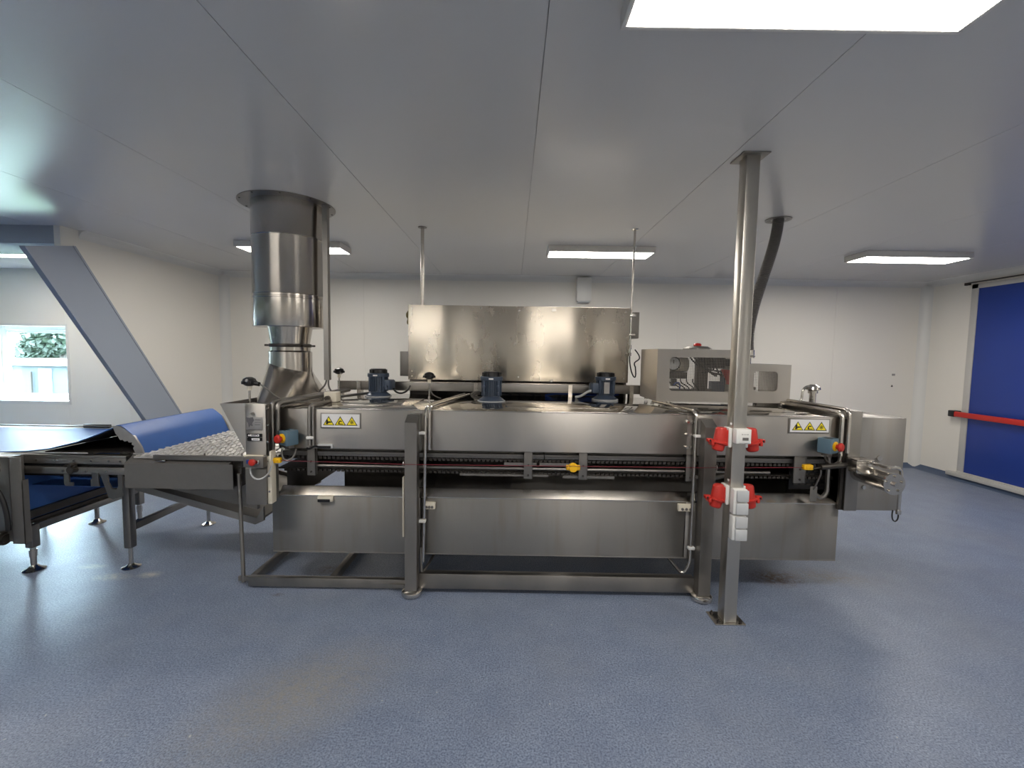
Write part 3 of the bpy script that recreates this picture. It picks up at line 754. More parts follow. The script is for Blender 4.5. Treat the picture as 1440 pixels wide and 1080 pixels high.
# outfeed end: end panel, end box, drum motor, handle
P(MB().box(2.205, 2.287, 2.862, 2.872, .60, 1.265, .002).box(2.205, 2.215, 2.872, 4.0, .60, 1.265).box(2.215, 2.287, 2.872, 4.0, 1.255, 1.265), 'end_panel', M['frame'])
P(MB().box(2.287, 2.583, 2.872, 3.9, .602, 1.222, .003), 'end_box', M['tank'])
P(MB().box(2.205, 2.287, 2.874, 3.9, .602, .96), 'end_box_cheek', st, split=True)
P(MB().box(2.183, 2.204, 2.88, 2.90, .60, 1.21).box(2.584, 2.60, 2.9, 2.93, .98, 1.0), 'end_hinge', M['darksteel'], split=True)
dm = P(MB().cyl((2.285, 2.86, .862), (2.285, 2.60, .862), .058, seg=28), 'drum_motor', M['duct'])
dd = MB().cyl((2.285, 2.60, .862), (2.285, 2.588, .862), .066, seg=32).cyl((2.285, 2.588, .862), (2.285, 2.572, .862), .014, seg=8)
for k in range(5):
    a = 2*PI*k/5+.3; dd.cyl((2.285+.048*math.cos(a), 2.588, .862+.048*math.sin(a)), (2.285+.048*math.cos(a), 2.578, .862+.048*math.sin(a)), .008, seg=8)
dd.build('end_disc', M['bright'], dm)
P(MB().tube(rpath([(2.28, 2.80, .945), (2.30, 2.66, .945), (2.385, 2.66, .945), (2.385, 2.66, .68)], .05), .010, 10).cyl((2.385, 2.66, .68), (2.385, 2.66, .655), .014), 'handle_tube', M['bright'])
P(MB().tube(bez((2.385, 2.66, .66), (2.395, 2.66, .59), (2.335, 2.66, .59), (2.35, 2.66, .68)), .004), 'cable', M['rubber'], split=True)
P(MB().box(2.20, 2.30, 2.775, 2.78, .88, .955, .001).box(2.19, 2.30, 2.76, 2.86, .955, .965, .002).box(2.21, 2.30, 2.78, 2.86, .87, .88, .002), 'spring_mount', M['bright'])
P(MB().cyl((2.42, 2.862, .955), (2.42, 2.872, .955), .018).cyl((2.33, 2.862, .76), (2.33, 2.872, .76), .013).cyl((2.395, 2.862, .77), (2.395, 2.872, .77), .012), 'plug', M['bright'], split=True)

# ------------------------------------------------------------------ exhaust duct
DX, DY = -1.80, 3.57
D = thing('exhaust_duct', (DX, DY, 1.22), 'round stainless steel exhaust duct rising from the machine to the ceiling', 'duct')
P(MB().lathe([(.262, 1.785), (.264, 1.79), (.264, 2.0), (.267, 2.003), (.267, 2.012), (.263, 2.015), (.263, 2.03), (.266, 2.033), (.262, 2.04), (.262, 2.465), (.265, 2.468), (.265, 2.476), (.262, 2.48), (.262, H)], (DX, DY, 0), seg=72), 'duct_pipe', M['duct'], D, smooth=40)
fl = P(MB().lathe([(.262, H-.004), (.35, H-.004), (.35, H-.0005), (.262, H-.0005)], (DX, DY, 0), seg=72, cap=False), 'ceiling_flange', M['frame'], D)
sb = MB()
for k in range(10): a = 2*PI*k/10; sb.cyl((DX+.33*math.cos(a), DY+.33*math.sin(a), H-.008), (DX+.33*math.cos(a), DY+.33*math.sin(a), H-.004), .007, seg=8)
P(sb, 'screw', M['darksteel'], fl, split=True)
P(MB().lathe([(.166, 1.79), (.142, 1.645)], (DX, DY, 0), seg=48), 'reducer', M['duct'], D)
ck = MB().ring((DX, DY, 1.64), (0, 0, 1), .150, .011, 48).lathe([(.142, 1.625), (.155, 1.628), (.155, 1.652), (.142, 1.655)], (DX, DY, 0), seg=48)
for a in (-2.6, -.55, .6, 2.4): ck.box(.15, .185, -.008, .008, 1.632, 1.648, .002, Matrix.Translation((DX, DY, 0)) @ Matrix.Rotation(a, 4, 'Z'))
P(ck, 'clamp_ring', M['darksteel'], D)
P(MB().lathe([(.148, 1.628), (.148, 1.60), (.160, 1.588), (.160, 1.40)], (DX, DY, 0), seg=48), 'collar', M['duct'], D)
n = 48; rings = []
bx0, bx1, by0, by1 = -1.875, -1.625, 3.07, 4.0
def sq(a):
    c, s_ = math.cos(a), math.sin(a); k = 1/max(abs(c), abs(s_)); return c*k, s_*k
for t in (0, .12, .25, .4, .6, .8, 1.):
    rr = []
    for i in range(n):
        a = 2*PI*i/n; tilt = 1.47-.04*math.cos(a)
        c0 = Vector((DX+.161*math.cos(a), DY+.161*math.sin(a), tilt))
        q1, q2 = sq(a); w = .8
        q1 = q1*(1-w)+math.cos(a)*w*1.1; q2 = q2*(1-w)+math.sin(a)*w*1.1
        c1 = Vector(((bx0+bx1)/2+q1*(bx1-bx0)/2, (by0+by1)/2+q2*(by1-by0)/2, 1.218))
        rr.append(c0.lerp(c1, t))
    rings.append(rr)
P(MB().loft(rings), 'transition_hood', M['duct'], D, smooth=45)
P(MB().box(bx0, bx1, by0, by0+.012, 1.216, 1.232).box(bx1-.012, bx1, by0, by1, 1.216, 1.236).box(bx0, bx0+.012, by0, by1, 1.216, 1.232), 'base_flange', M['frame'], D, split=True)
S = thing('support_strut', (-1.482, 3.52, 1.37), 'thin vertical steel channel beside the exhaust duct up to the ceiling', 'strut')
P(MB().box(-1.503, -1.498, 3.50, 3.545, 1.37, H).box(-1.498, -1.464, 3.50, 3.506, 1.37, H).box(-1.468, -1.464, 3.506, 3.545, 1.37, H), 'channel', M['frame'], S)
P(MB().tube(bez((-1.49, 3.52, 1.38), (-1.49, 3.5, 1.30), (-1.55, 3.5, 1.30), (-1.54, 3.5, 1.265)), .007).tube(bez((-1.475, 3.52, 1.38), (-1.475, 3.5, 1.30), (-1.45, 3.5, 1.30), (-1.44, 3.5, 1.265)), .007), 'cable', M['hose'], S, split=True)

# ------------------------------------------------------------------ control cabinet above the machine
K = thing('control_cabinet', (.05, 4.28, 0), 'wide flat stainless steel cabinet standing behind and above the machine', 'cabinet')
cx0, cx1, cy0, cy1, cz0, cz1 = -.966, 1.060, 4.06, 4.46, 1.352, 2.036
P(MB().box(cx0, cx1, cy0+.012, cy1, cz0, cz1, .003), 'body', M['frame'], K)
P(MB().box(cx0, cx1, cy0, cy0+.012, cz0, cz1, .003), 'front_panel', M['panel'], K)
sc_ = MB()
for x, z in ((-.93, 2.0), (-.93, 1.95), (-.93, 1.385), (-.93, 1.43), (.05, 2.0), (.05, 1.39), (1.02, 2.0), (1.02, 1.39), (1.02, 1.44), (-.3, 2.015), (.36, 2.01)):
    sc_.cyl((x, cy0-.005, z), (x, cy0, z), .008, seg=8)
sc_.box(.345, .385, cy0-.01, cy0, 1.995, 2.015).box(.345, .365, cy0-.01, cy0, 1.35, 1.37)
P(sc_, 'screw', M['bright'], K, split=True)
P(MB().box(cx0+.01, cx0+.22, cy0+.02, cy1-.02, 0, cz0, .003).box(cx1-.03, cx1-.01, cy0+.02, cy1-.02, 0, cz0).box(cx0+.22, cx1-.03, cy1-.06, cy1-.04, 1.0, cz0), 'pedestal', M['darksteel'], K, split=True)
s1 = P(MB().box(-1.09, cx0, 4.25, 4.42, 1.372, 1.61, .004), 'side_box', M['frame'], K)
P(MB().box(cx1, 1.175, 4.16, 4.40, 1.765, 2.01, .004), 'side_box', M['frame'], K)
P(MB().box(cx0-.03, cx0, 4.15, 4.19, 1.86, 1.99, .006).lathe([(0, 0), (.028, 0), (.032, .012), (.022, .022), (0, .024)], (cx0-.02, 4.17, 1.95), (-1, 0, 0), 10).lathe([(0, 0), (.022, 0), (.024, .012), (.018, .02), (0, .022)], (cx0-.015, 4.17, 1.885), (-1, 0, 0), 10), 'switch_knob', M['olive'], K)
P(MB().tube([(1.075, 4.08, 1.62), (1.075, 4.08, 1.99)], .008).box(1.06, 1.12, 4.06, 4.10, 1.955, 1.98, .004).box(1.06, 1.115, 4.06, 4.10, 1.785, 1.805, .004).cyl((1.075, 4.08, 1.66), (1.075, 4.08, 1.70), .014).cyl((1.075, 4.08, 1.60), (1.075, 4.08, 1.63), .014), 'conduit', M['bright'], K)
P(MB().tube(bez((1.075, 4.08, 1.60), (1.07, 4.08, 1.45), (1.16, 4.08, 1.30), (1.13, 4.08, 1.50))+bez((1.13, 4.08, 1.50), (1.08, 4.08, 1.58), (1.24, 4.08, 1.53), (1.12, 4.08, 1.66))[1:], .006), 'cable', M['rubber'], K, split=True)
cabs = MB(); random.seed(3)
for k in range(16):
    x = -.6+k*.085+random.uniform(-.03, .03); w = random.uniform(.12, .35)
    cabs.tube(bez((x, 4.12, 1.34), (x+w*.2, 4.09, 1.20), (x+w*.7, 4.09, 1.24+random.uniform(-.02, .05)), (x+w, 4.10, 1.22)), .007)
P(cabs, 'cable', M['rubber'], K, split=True)
bc = MB()
for k in range(4): bc.tube(bez((.30+k*.03, 4.055, 1.225+.006*k), (.45, 4.05, 1.27-.01*k), (.6, 4.05, 1.215+.01*k), (.98, 4.06, 1.24+.006*k)), .008)
P(bc, 'cable', M['bluecable'], K, split=True, label='blue cable bundle')
# pipes between the cabinet and the ceiling
g = 'pipes from the cabinet top to the ceiling'
Q = thing('conduit_pipe', (-.845, 4.10, 2.036), 'steel conduit pipe from the left end of the cabinet top up to the ceiling', 'pipe', g)
Q2 = thing('conduit_pipe', (1.08, 4.075, 1.98), 'thin steel rod at the right end of the cabinet up to the ceiling', 'pipe', g)
P(MB().cyl((-.845, 4.10, 2.030), (-.845, 4.10, H), .016, seg=20), 'tube', M['duct'], Q)
P(MB().lathe([(.016, H-.006), (.04, H-.006), (.04, H-.001), (.016, H-.001)], (-.845, 4.10, 0), cap=False), 'flange', M['frame'], Q)
P(MB().cyl((1.075, 4.08, 1.985), (1.08, 4.06, H), .010, seg=14), 'tube', M['duct'], Q2)
P(MB().lathe([(.0, H-.010), (.022, H-.010), (.034, H-.001), (0, H-.001)], (1.08, 4.06, 0)), 'flange', M['bright'], Q2)

# ------------------------------------------------------------------ valve cabinet with mesh windows
V = thing('valve_cabinet', (1.66, 3.7, 1.226), 'stepped stainless steel valve cabinet with wire mesh windows on top of the machine', 'cabinet')
vx0, vx1, vxm = 1.137, 2.193, 1.84
vy0, vy1, vz0, vt1, vt2 = 3.48, 3.93, 1.245, 1.655, 1.545
fp = MB()
a0, a1, b0, b1 = 1.235, 1.80, 1.33, 1.597      # left window
c0, c1, d0, d1 = 1.90, 2.090, 1.338, 1.495     # right window
def strip(x0, x1, z0, z1): fp.box(x0, x1, vy0, vy0+.006, z0, z1)
strip(vx0, a0, vz0, vt1); strip(a0, a1, vz0, b0); strip(a0, a1, b1, vt1); strip(a1, vxm, vz0, vt1)
strip(vxm, c0, vz0, vt2); strip(c0, c1, vz0, d0); strip(c0, c1, d1, vt2); strip(c1, vx1, vz0, vt2)
for (x, z, sx, sz) in ((a0, b1, 1, -1), (a0, b0, 1, 1), (a1, b1, -1, -1), (a1, b0, -1, 1), (c0, d1, 1, -1), (c0, d0, 1, 1), (c1, d1, -1, -1), (c1, d0, -1, 1)):
    r = .03; fp.prism([(x, z)]+[(x+sx*(r-r*math.sin(PI/2*k/5)), z+sz*(r-r*math.cos(PI/2*k/5))) for k in range(6)], 'y', vy0, vy0+.006)
P(fp, 'front_panel', M['steel'], V)
P(MB().box(vx0, vx0+.006, vy0+.006, vy1, vz0, vt1), 'side_panel', M['steel'], V)
P(MB().box(vx1-.006, vx1, vy0+.006, vy1, vz0, vt2), 'side_panel', M['steel'], V)
P(MB().box(vx0, vxm, vy0, vy1, vt1, vt1+.005).box(vxm, vx1, vy0, vy1, vt2, vt2+.005).box(vxm-.005, vxm, vy0, vy1, vt2, vt1), 'lid', M['steel'], V, split=True)
P(MB().box(1.86, 2.05, vy1-.006, vy1, vz0, vt2), 'rear_panel', M['steel'], V)
for x in (1.18, 1.24, 2.14):
    for y in (3.50, 3.88): P(MB().cyl((x, y, 1.226), (x, y, 1.247), .016), 'foot', M['bright'], V)
mg = MB()
for (x0, x1, z0, z1) in ((a0, a1, b0, b1), (c0, c1, d0, d1)):
    x = x0+.006
    while x < x1: mg.box(x-.0011, x+.0011, vy0+.007, vy0+.0092, z0-.01, z1+.01); x += .0125
    z = z0+.006
    while z < z1: mg.box(x0-.01, x1+.01, vy0+.0092, vy0+.0114, z-.0011, z+.0011); z += .0125
P(mg, 'mesh_guard', M['frame'], V, smooth=0)
# what stands inside
ga = P(MB().lathe([(0, 0), (.055, 0), (.058, .01), (.058, .04), (0, .04)], (1.285, 3.58, 1.545), (0, -1, 0), 32), 'pressure_gauge', M['black'], V)
MB().lathe([(0, .041), (.048, .041), (.048, .042), (0, .042)], (1.285, 3.58, 1.545), (0, -1, 0), 32).build('dial', M['lightgrey'], ga)
MB().box(1.281, 1.289, 3.536, 3.538, 1.545, 1.575, 0).build('needle', M['black'], ga)
P(MB().cyl((1.32, 3.72, 1.535), (1.46, 3.72, 1.535), .06, seg=28), 'air_tank', M['ivory'], V)
P(MB().box(1.24, 1.44, 3.64, 3.75, 1.42, 1.475, .004), 'valve_manifold', M['darksteel'], V)
P(MB().box(1.30, 1.34, 3.60, 3.64, 1.36, 1.42).box(1.25, 1.47, 3.60, 3.72, 1.25, 1.335), 'regulator', M['black'], V, split=True)
P(MB().box(1.52, 1.60, 3.62, 3.70, 1.25, 1.62, .004).box(1.49, 1.64, 3.63, 3.69, 1.25, 1.34, .004), 'filter_column', M['darksteel'], V)
P(MB().box(1.60, 1.73, 3.60, 3.72, 1.51, 1.60, .006).box(1.73, 1.83, 3.60, 3.70, 1.53, 1.59, .004), 'solenoid_block', M['black'], V)
P(MB().box(1.66, 1.76, 3.65, 3.74, 1.25, 1.40, .006).cyl((1.72, 3.62, 1.40), (1.72, 3.62, 1.50), .02), 'pump', M['motor'], V)
P(MB().lathe([(.012, 0), (.018, .03), (.06, .10), (.062, .115)], (1.735, 3.56, 1.385), (.1, 0, 1), 20), 'funnel', M['red'], V)
P(MB().cyl((1.97, 3.62, 1.33), (1.945, 3.62, 1.49), .014).cyl((1.972, 3.62, 1.34), (1.968, 3.62, 1.36), .026).cyl((1.947, 3.62, 1.47), (1.944, 3.62, 1.488), .026).box(1.90, 2.15, 3.58, 3.80, 1.25, 1.33), 'piston', M['bright'], V)
random.seed(5); vc = MB()
for k in range(7):
    x = 1.44+k*.03
    vc.tube(bez((x, 3.60, 1.60), (x+random.uniform(-.05, .1), 3.56, 1.5), (x+random.uniform(.0, .25), 3.56, 1.40+random.uniform(0, .12)), (1.60+random.uniform(-.1, .2), 3.60, 1.47)), .006)
for k in range(5): vc.tube(bez((1.27+.05*k, 3.6, 1.42), (1.25+.05*k, 3.56, 1.36), (1.36+.03*k, 3.56, 1.40), (1.38+.04*k, 3.6, 1.30)), .005)
P(vc, 'cable', M['rubber'], V, split=True)
P(MB().tube(bez((1.30, 3.56, 1.37), (1.33, 3.55, 1.42), (1.36, 3.55, 1.38), (1.35, 3.56, 1.34)), .006), 'cable', M['bluecable'], V, split=True)
dm_ = P(MB().lathe([(0, 0), (.115, 0), (.112, .012), (.08, .03), (0, .034)], (1.545, 3.72, vt1+.005), seg=32), 'lid_dome', M['frame'], V)
MB().lathe([(0, .03), (.03, .03), (.032, .045), (.022, .055), (0, .058)], (1.545, 3.72, vt1+.005), seg=16).build('cap', M['redbar'], dm_)

# flexible hose from the ceiling to the valve cabinet
HZ = thing('flexible_hose', (1.99, 3.70, 1.55), 'thick grey flexible hose from the ceiling down to the valve cabinet behind the column', 'hose')
pts = bez((2.165, 3.72, H), (2.16, 3.72, 2.42), (1.93, 3.72, 2.02), (1.975, 3.72, 1.66), 26)
hs = MB().tube(pts, .040, 16)
for p, q in zip(pts[:-1], pts[1:]):
    for t in (.0, .33, .66): c = p.lerp(q, t); hs.ring(c, q-p, .040, .004, 16, 5)
P(hs, 'hose_body', M['hose'], HZ)
P(MB().lathe([(.060, H-.006), (.098, H-.006), (.098, H-.001), (.060, H-.001)], (2.165, 3.72, 0), seg=32, cap=False), 'ceiling_flange', M['frame'], HZ)
P(MB().cyl((1.975, 3.72, 1.665), (1.977, 3.72, 1.60), .046, seg=20).cyl((1.977, 3.72, 1.60), (1.977, 3.72, 1.545), .022).ring((1.976, 3.72, 1.615), (0, 0, 1), .047, .006), 'fitting', M['bright'], HZ)
P(MB().tube([(1.935, 3.69, 1.56), (1.93, 3.68, 1.62), (1.935, 3.69, 1.70), (1.96, 3.68, 1.90)], .005), 'cable', M['rubber'], HZ, split=True)

# ------------------------------------------------------------------ steel column with sockets
CX0, CX1, CY0, CY1 = 1.291, 1.369, 2.553, 2.635
CO = thing('steel_column', (1.33, 2.594, 0), 'square stainless steel column bolted to the floor in front of the machine', 'column')
P(MB().box(CX0, CX1, CY0, CY1, .008, H, .005), 'shaft', M['column'], CO)
bp_ = P(MB().box(1.235, 1.418, 2.535, 2.672, 0, .008, .002), 'base_plate', M['bright'], CO)
bt = MB()
for x, y in ((1.262, 2.555), (1.262, 2.65), (1.395, 2.555), (1.395, 2.65)): bt.cyl((x, y, .008), (x, y, .018), .011, seg=6).cyl((x, y, .018), (x, y, .026), .006, seg=8)
P(bt, 'bolt', M['darksteel'], bp_, split=lambda c: (c.x > 1.33, c.y > 2.6))
P(MB().box(1.255, 1.405, 2.515, 2.675, H-.008, H-.001, .001), 'top_plate', M['frame'], CO)
P(MB().box(CX0-.001, CX0, 2.57, 2.59, 1.205, 1.217).box(CX0-.001, CX0, 2.57, 2.59, .868, .880), 'sticker', M['signwhite'], CO, split=True)

def socket(side, z, label):
    """red industrial socket: white backplate, slanted red housing, spring lid with hinge ear"""
    x = CX0 if side < 0 else CX1
    r = thing('industrial_socket', (x, 2.594, z), label, 'socket', 'red industrial sockets on the column')
    s = side
    P(MB().box(x, x+s*.018, 2.562, 2.632, z-.052, z+.062, .003), 'backplate', M['white'], r)
    def ring(cx, cz, rx, ry, tilt, n=20):
        out = []
        for k in range(n):
            a = 2*PI*k/n; u, v = rx*math.cos(a), ry*math.sin(a)
            out.append(Vector((cx+s*(u*math.cos(tilt)), 2.597+v, cz+u*math.sin(tilt))))
        return out
    x1 = x+s*.018
    P(MB().loft([ring(x1+s*.030, z+.060, .026, .027, 0), ring(x1+s*.032, z+.052, .031, .031, 0), ring(x1+s*.036, z-.012, .038, .036, -.1), ring(x1+s*.038, z-.028, .040, .037, -.2)])
      .box(x1, x1+s*.03, 2.568, 2.626, z-.045, z+.05, .004), 'housing', M['red'], r)
    o = Vector((x1+s*.040, 2.597, z-.030)); ax = Vector((s*.20, 0, -1)).normalized()
    lid = P(MB().lathe([(.036, -.012), (.045, -.010), (.046, 0), (.037, .004), (.034, .04), (.028, .048), (0, .049)], o, ax, 24), 'lid', M['red'], r)
    er = MB().box(x1+s*.080, x1+s*.112, 2.58, 2.614, z-.026, z-.006, .004).box(x1+s*.078, x1+s*.095, 2.572, 2.622, z-.045, z-.018, .004)
    er.build('hinge', M['red'], lid)
    MB().cyl((x1+s*.1, 2.5795, z-.016), (x1+s*.1, 2.579, z-.016), .006).build('pin', M['black'], lid)
g = None
socket(-1, 1.125, 'red industrial socket on the left side of the column, upper one')
socket(1, 1.125, 'red industrial socket on the right side of the column, upper one')
socket(-1, .782, 'red industrial socket on the left side of the column, lower one')
socket(1, .782, 'red industrial socket on the right side of the column, lower one')
Yc = CY0
W1 = thing('data_outlet', (1.335, Yc, 1.15), 'white data outlet box on the column front between the upper red sockets', 'outlet')
P(MB().box(1.289, 1.375, Yc-.045, Yc, 1.105, 1.19, .004), 'box', M['white'], W1)
P(MB().box(1.302, 1.368, Yc-.049, Yc-.045, 1.112, 1.183, .002), 'cover', M['white'], W1)
P(MB().box(1.322, 1.356, Yc-.0505, Yc-.049, 1.127, 1.143), 'port', M['grey'], W1)
P(MB().box(1.318, 1.322, Yc-.0495, Yc-.049, 1.158, 1.164).box(1.326, 1.346, Yc-.0495, Yc-.049, 1.160, 1.162).box(1.350, 1.354, Yc-.0495, Yc-.049, 1.158, 1.164), 'marking', M['grey'], W1, split=True)
def dbl(z0, z1, label):
    r = thing('switch_box', (1.335, Yc, z0), label, 'outlet', 'double white outlet boxes on the column')
    P(MB().box(1.292, 1.372, Yc-.045, Yc, z0, z1, .005), 'box', M['white'], r)
    zm = (z0+z1)/2
    for a, b in ((z0+.002, zm-.003), (zm+.003, z1-.002)):
        P(MB().box(1.304, 1.374, Yc-.060, Yc-.045, a, b, .006), 'flap', M['lightgrey'], r)
dbl(.690, .838, 'white double outlet box with grey flaps on the column, just below the upper data outlet')
dbl(.535, .682, 'lowest white double outlet box with grey flaps on the column front')

# ------------------------------------------------------------------ blue belt conveyor
B = thing('belt_conveyor', (-3.4, 3.55, 0), 'blue belt conveyor with a raised nose feeding the machine at the left', 'conveyor')
yb0, yb1 = 3.05, 4.0
def arc(cx, cz, r, a0, a1, n=8): return [(cx+r*math.cos(a0+(a1-a0)*k/n), cz+r*math.sin(a0+(a1-a0)*k/n)) for k in range(n+1)]
def strip_belt(path, th, y0, y1):
    mb = MB(); rings = []
    n_ = []
    for i, p in enumerate(path):
        a = path[max(i-1, 0)]; b = path[min(i+1, len(path)-1)]
        d_ = Vector((b[0]-a[0], b[1]-a[1])).normalized(); n_.append(Vector((-d_.y, d_.x)))
    for p, q in zip(path, n_):
        lo = (p[0]-q.x*th, p[1]-q.y*th)
        rings.append([Vector((p[0], y0, p[1])), Vector((p[0], y1, p[1])), Vector((lo[0], y1, lo[1])), Vector((lo[0], y0, lo[1]))])
    return mb.loft(rings)
up_path = [(-9.0, .858), (-6., .858), (-4.2, .858), (-3.62, .858), (-3.42, .866), (-3.25, .888), (-3.05, .938), (-2.90, .995), (-2.79, 1.045)]
nose = up_path+[(-2.765, 1.060), (-2.74, 1.060), (-2.715, 1.045), (-2.655, .995), (-2.635, .965), (-2.605, .90), (-2.575, .835)]
P(strip_belt(nose, .004, yb0, yb1), 'belt', M['belt'], B)
P(strip_belt([(x+(.004 if x > -2.7 else 0), z-.006) for x, z in up_path], .004, yb0+.01, yb1-.01), 'belt_underside', M['beltdark'], B)
P(strip_belt([(-9., .61), (-3.5, .61), (-2.9, .60), (-2.72, .60)], .004, yb0+.06, yb1-.03), 'return_belt', M['belt'], B)
P(MB().prism([(3.06, .335), (3.95, .335), (3.95, .72), (3.06, .72)], 'x', -3.46, -3.45), 'return_loop', M['belt'], B)
P(MB().box(-3.47, -3.43, 3.06, 3.95, .335, .36).box(-3.475, -3.42, 3.06, 3.95, .375, .43), 'loop_rail', M['darksteel'], B, split=True)
# torn edge of the nose carrier
ez = [(-2.79, 1.045), (-2.765, 1.056), (-2.735, 1.05), (-2.645, .985), (-2.60, .91), (-2.585, .862), (-2.64, .862), (-2.655, .90), (-2.645, .915), (-2.665, .925), (-2.66, .94), (-2.685, .94), (-2.69, .952), (-2.715, .945), (-2.725, .958), (-2.745, .955), (-2.76, .985), (-2.775, 1.0)]
P(MB().prism(ez, 'y', yb0-.003, yb0+.012), 'nose_plate', M['plate'], B)
P(MB().prism(ez, 'y', yb1-.012, yb1+.003), 'nose_plate', M['plate'], B)
P(MB().cyl((-2.74, yb0+.015, 1.025), (-2.74, yb1-.015, 1.025), .022, seg=20), 'nose_roller', M['frame'], B)
P(MB().prism([(-3.3, .855), (-2.66, .86), (-2.66, .868), (-3.3, .863)], 'y', yb0+.02, yb1-.02), 'slider_bed', M['darksteel'], B)
rl = MB()
rl.box(-9., -2.662, 2.995, 3.045, .838, .856, .002).box(-9., -2.662, 2.995, 3.005, .795, .838, .002)
rl.box(-9., -2.66, 4.0, 4.05, .795, .856, .002)
P(rl, 'upper_rail', M['frame'], B, split=True)
rl = MB().box(-9., -2.665, 2.995, 3.04, .722, .772, .003).box(-9., -2.665, 4.01, 4.05, .722, .772, .003)
P(rl, 'lower_rail', M['frame'], B, split=True)
P(MB().box(-9., -2.68, 3.012, 3.035, .775, .79).box(-9, -2.68, 3.03, 3.05, .70, .80), 'rail_gap', M['black'], B, split=True)
bo = MB()
for x in (-3.28, -3.15, -3.02, -2.90, -2.78, -2.70): bo.cyl((x, 2.990, .818), (x, 2.996, .818), .007, seg=8)
for x in (-3.10, -2.94, -2.80): bo.cyl((x, 2.99, .745), (x, 2.996, .745), .008, seg=8)
P(bo, 'bolt', M['bright'], B, split=True)
P(MB().cyl((-3.02, 2.96, .758), (-3.02, 3.0, .758), .026).cyl((-3.02, 2.955, .79), (-3.02, 3.0, .79), .014).box(-3.08, -3.0, 2.975, 2.995, .775, .79, .003), 'tensioner', M['darksteel'], B)
P(MB().prism([(-3.095, .722), (-3.06, .722), (-3.06, .665), (-3.035, .665), (-3.035, .64), (-3.085, .64), (-3.095, .655)], 'y', 2.99, 3.0), 'hook_bracket', M['frame'], B)
P(MB().prism([(-2.90, .735), (-2.855, .735), (-2.855, .64), (-2.91, .64), (-2.91, .69), (-2.90, .69)], 'y', 2.99, 3.0), 'hook_bracket', M['frame'], B)
P(MB().prism([(-2.855, .735), (-2.80, .735), (-2.80, .665), (-2.775, .62), (-2.745, .615), (-2.73, .64), (-2.73, .722), (-2.70, .722), (-2.70, .57), (-2.77, .545), (-2.80, .56)], 'y', 3.0, 3.012), 'support_plate', M['frame'], B)
P(MB().box(-9., -3.02, 3.98, 4.0, .878, .884), 'far_guide', M['frame'], B)
P(MB().box(-3.94, -3.70, 4.002, 4.03, .862, .893, .004), 'guide_block', M['black'], B, label='black guide block on the far belt edge')
# leg frames
for x in (-3.415, -4.3):
    for y in (3.06, 3.96):
        l3 = P(MB().box(x-.028, x+.028, y-.028, y+.028, .17, .335, .006), 'leg', M['frame'], B)
        MB().cyl((x, y, .02), (x, y, .17), .017).cyl((x, y, .15), (x, y, .10), .022, seg=6).build('spindle', M['bright'], l3)
        MB().lathe([(0, 0), (.06, 0), (.063, .006), (.035, .02), (.02, .04), (0, .04)], (x, y, 0), seg=24).build('foot', M['bright'], l3)
    P(MB().box(x-.022, x+.022, 3.09, 3.93, .285, .335, .004), 'stretcher', M['frame'], B)
l3 = P(MB().box(-3.81, -3.75, 3.90, 3.96, .17, .735, .004), 'leg', M['frame'], B)
MB().cyl((-3.78, 3.93, .02), (-3.78, 3.93, .17), .017).build('spindle', M['bright'], l3)
MB().lathe([(0, 0), (.06, 0), (.063, .006), (.035, .02), (.02, .04), (0, .04)], (-3.78, 3.93, 0), seg=24).build('foot', M['bright'], l3)
# drive box at the left, nearest the camera
P(MB().box(-4.1, -3.37, 2.915, 2.99, .27, .855, .003), 'drive_box', M['frame'], B)
P(MB().box(-3.37, -3.285, 2.90, 2.905, .262, .857, .001).box(-3.37, -3.365, 2.90, 2.99, .262, .857).box(-3.29, -3.285, 2.90, 2.94, .262, .70), 'corner_plate', M['grey'], B)
P(MB().cyl((-3.46, 2.895, .80), (-3.46, 2.915, .80), .02).cyl((-3.46, 2.895, .765), (-3.46, 2.915, .765), .02), 'shaft_end', M['bright'], B)
P(MB().tube(bez((-3.47, 2.89, .66), (-3.40, 2.88, .62), (-3.37, 2.88, .50), (-3.385, 2.89, .36)), .014), 'cable', M['rubber'], B, split=True)
P(MB().cyl((-4.0, 2.9, .30), (-3.41, 2.9, .30), .03).cyl((-3.46, 2.9, .30), (-3.42, 2.9, .30), .045), 'drive_shaft', M['darksteel'], B)

# ------------------------------------------------------------------ small things on the back wall
WB = thing('wall_box', (1.005, 6.5, 2.37), 'small white box high on the back wall above the machine cabinet', 'box')
P(MB().box(.905, 1.115, 6.44, YB-.003, 2.385, H-.02, .006), 'box', M['white'], WB)
P(MB().box(.925, 1.095, 6.45, YB-.003, 2.362, 2.385, .004), 'base', M['lightgrey'], WB)
wm = thing('wall_mark', (5.5, YB, 1.25), 'small dark label and plug on the white back wall in the right corner', 'label')
P(MB().box(5.62, 5.665, YB-.004, YB, 1.37, 1.40), 'label_plate', M['plate'], wm, split=True)
P(MB().prism([(5.615, 1.205), (5.645, 1.205), (5.63, 1.235)], 'y', YB-.006, YB), 'plug', M['darksteel'], wm, split=True)

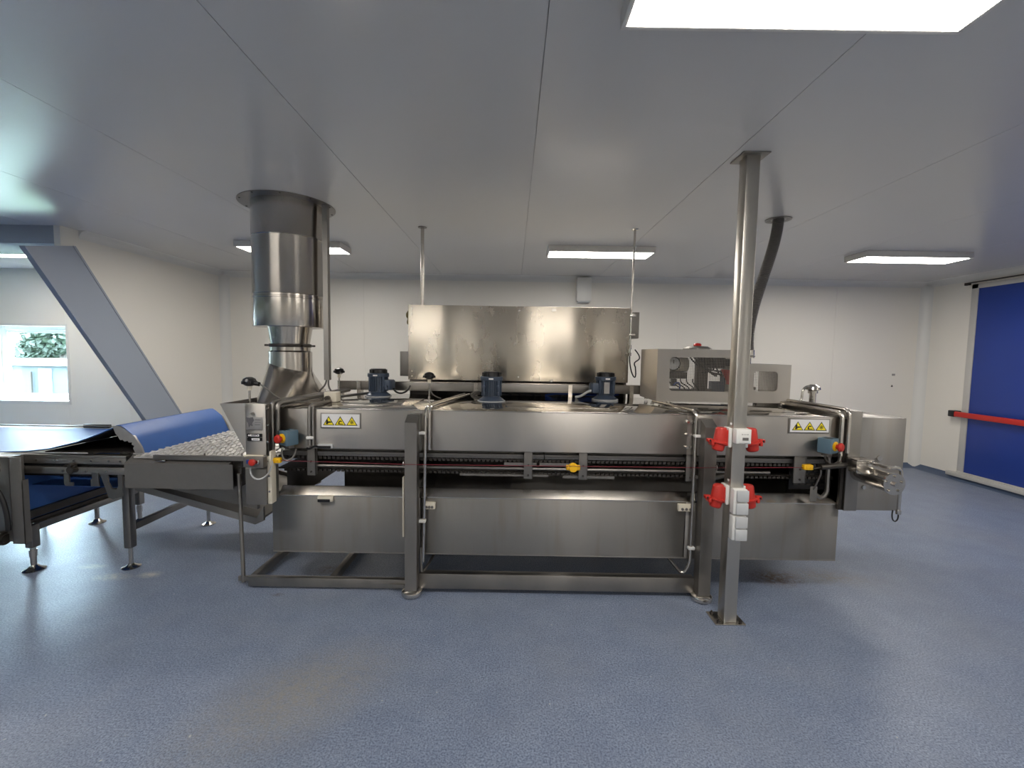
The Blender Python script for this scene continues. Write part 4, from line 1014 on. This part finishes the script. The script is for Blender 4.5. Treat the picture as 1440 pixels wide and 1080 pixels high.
# ------------------------------------------------------------------ outside the window
struct(MB().box(-40, 10, YB+.9, 40, -.4, -.3).box(-40, XA-.9, -20, YB+.9, -.4, -.3).build('ground', M['grass']))
sh = thing('shed', (-16., 15., -.3), 'pale shed with a white roof edge seen through the window', 'shed')
P(MB().box(-20., -14., 15., 18, -.3, .95), 'wall', M['shed'], sh)
P(MB().box(-20.3, -13.7, 14.8, 18.3, .95, 1.12, .02), 'roof', M['shedroof'], sh)
P(MB().box(-16.15, -15.75, 14.95, 15., -.3, .85), 'shed_door', M['shedroof'], sh)
P(MB().box(-16.42, -16.36, 14.9, 14.95, -.3, .75), 'post', M['bark'], sh)
def tree(x, y, h, r, seed, label):
    random.seed(seed)
    t = thing('tree', (x, y, -.3), label, 'tree', 'trees outside the window')
    tr = MB().tube([(x, y, -.3), (x+.1, y, h*.3), (x, y+.1, h*.75)], .14, 8)
    for k in range(6):
        a = random.uniform(0, 6.28); tr.tube([(x, y, h*.35), (x+r*.6*math.cos(a), y+r*.6*math.sin(a), h*.6+random.uniform(-.3, .6))], .05, 6)
    P(tr, 'trunk', M['bark'], t)
    c = MB()
    for k in range(2600):
        d_ = Vector((random.gauss(0, 1), random.gauss(0, 1), random.gauss(0, 1))).normalized()*r*random.uniform(.45, 1)**.6
        p = Vector((x+d_.x, y+d_.y, h*.68+d_.z*.85)); u = Vector((random.gauss(0, 1), random.gauss(0, 1), random.gauss(0, 1))).normalized()
        v = u.orthogonal().normalized(); s_ = random.uniform(.08, .17)
        c._add([p-u*s_, p+v*s_*.6, p+u*s_, p-v*s_*.6], [(0, 1, 2, 3)])
    P(c, 'crown', M['leaf'], t, smooth=0)
tree(-20.5, 20., 3.4, 1.25, 1, 'green tree behind the shed, in the right half of the window pane')
tree(-22.6, 21., 2.0, .8, 2, 'low bush-like tree behind the shed, in the left half of the window pane')

# ------------------------------------------------------------------ sky, camera, view
w = bpy.data.worlds.new('sky'); sc.world = w; w.use_nodes = True
bg = w.node_tree.nodes['Background']
bg.inputs[0].default_value = (.70, .88, 1.0, 1); bg.inputs[1].default_value = 22.0

F, PITCH, YAW, ROLL = 620., .0677, -.00175, .016
cam = bpy.data.cameras.new('camera'); co = bpy.data.objects.new('camera', cam); C.objects.link(co)
cam.sensor_fit = 'HORIZONTAL'; cam.sensor_width = 36; cam.lens = 36*F/1440; cam.clip_start = .05; cam.clip_end = 200
fw = Vector((math.sin(YAW)*math.cos(PITCH), math.cos(YAW)*math.cos(PITCH), -math.sin(PITCH)))
ri = Vector((math.cos(YAW), -math.sin(YAW), 0)); up = ri.cross(fw)
r2 = ri*math.cos(ROLL)+up*math.sin(ROLL); u2 = up*math.cos(ROLL)-ri*math.sin(ROLL)
co.matrix_world = Matrix(((r2.x, u2.x, -fw.x, 0), (r2.y, u2.y, -fw.y, 0), (r2.z, u2.z, -fw.z, 1.6), (0, 0, 0, 1)))
sc.camera = co
for o in bpy.data.objects:
    if '_o' in o.keys(): del o['_o']
vs = sc.view_settings
vs.view_transform = 'Standard'; vs.look = 'None'; vs.gamma = 1; vs.use_curve_mapping = False
vs.exposure = 2.0
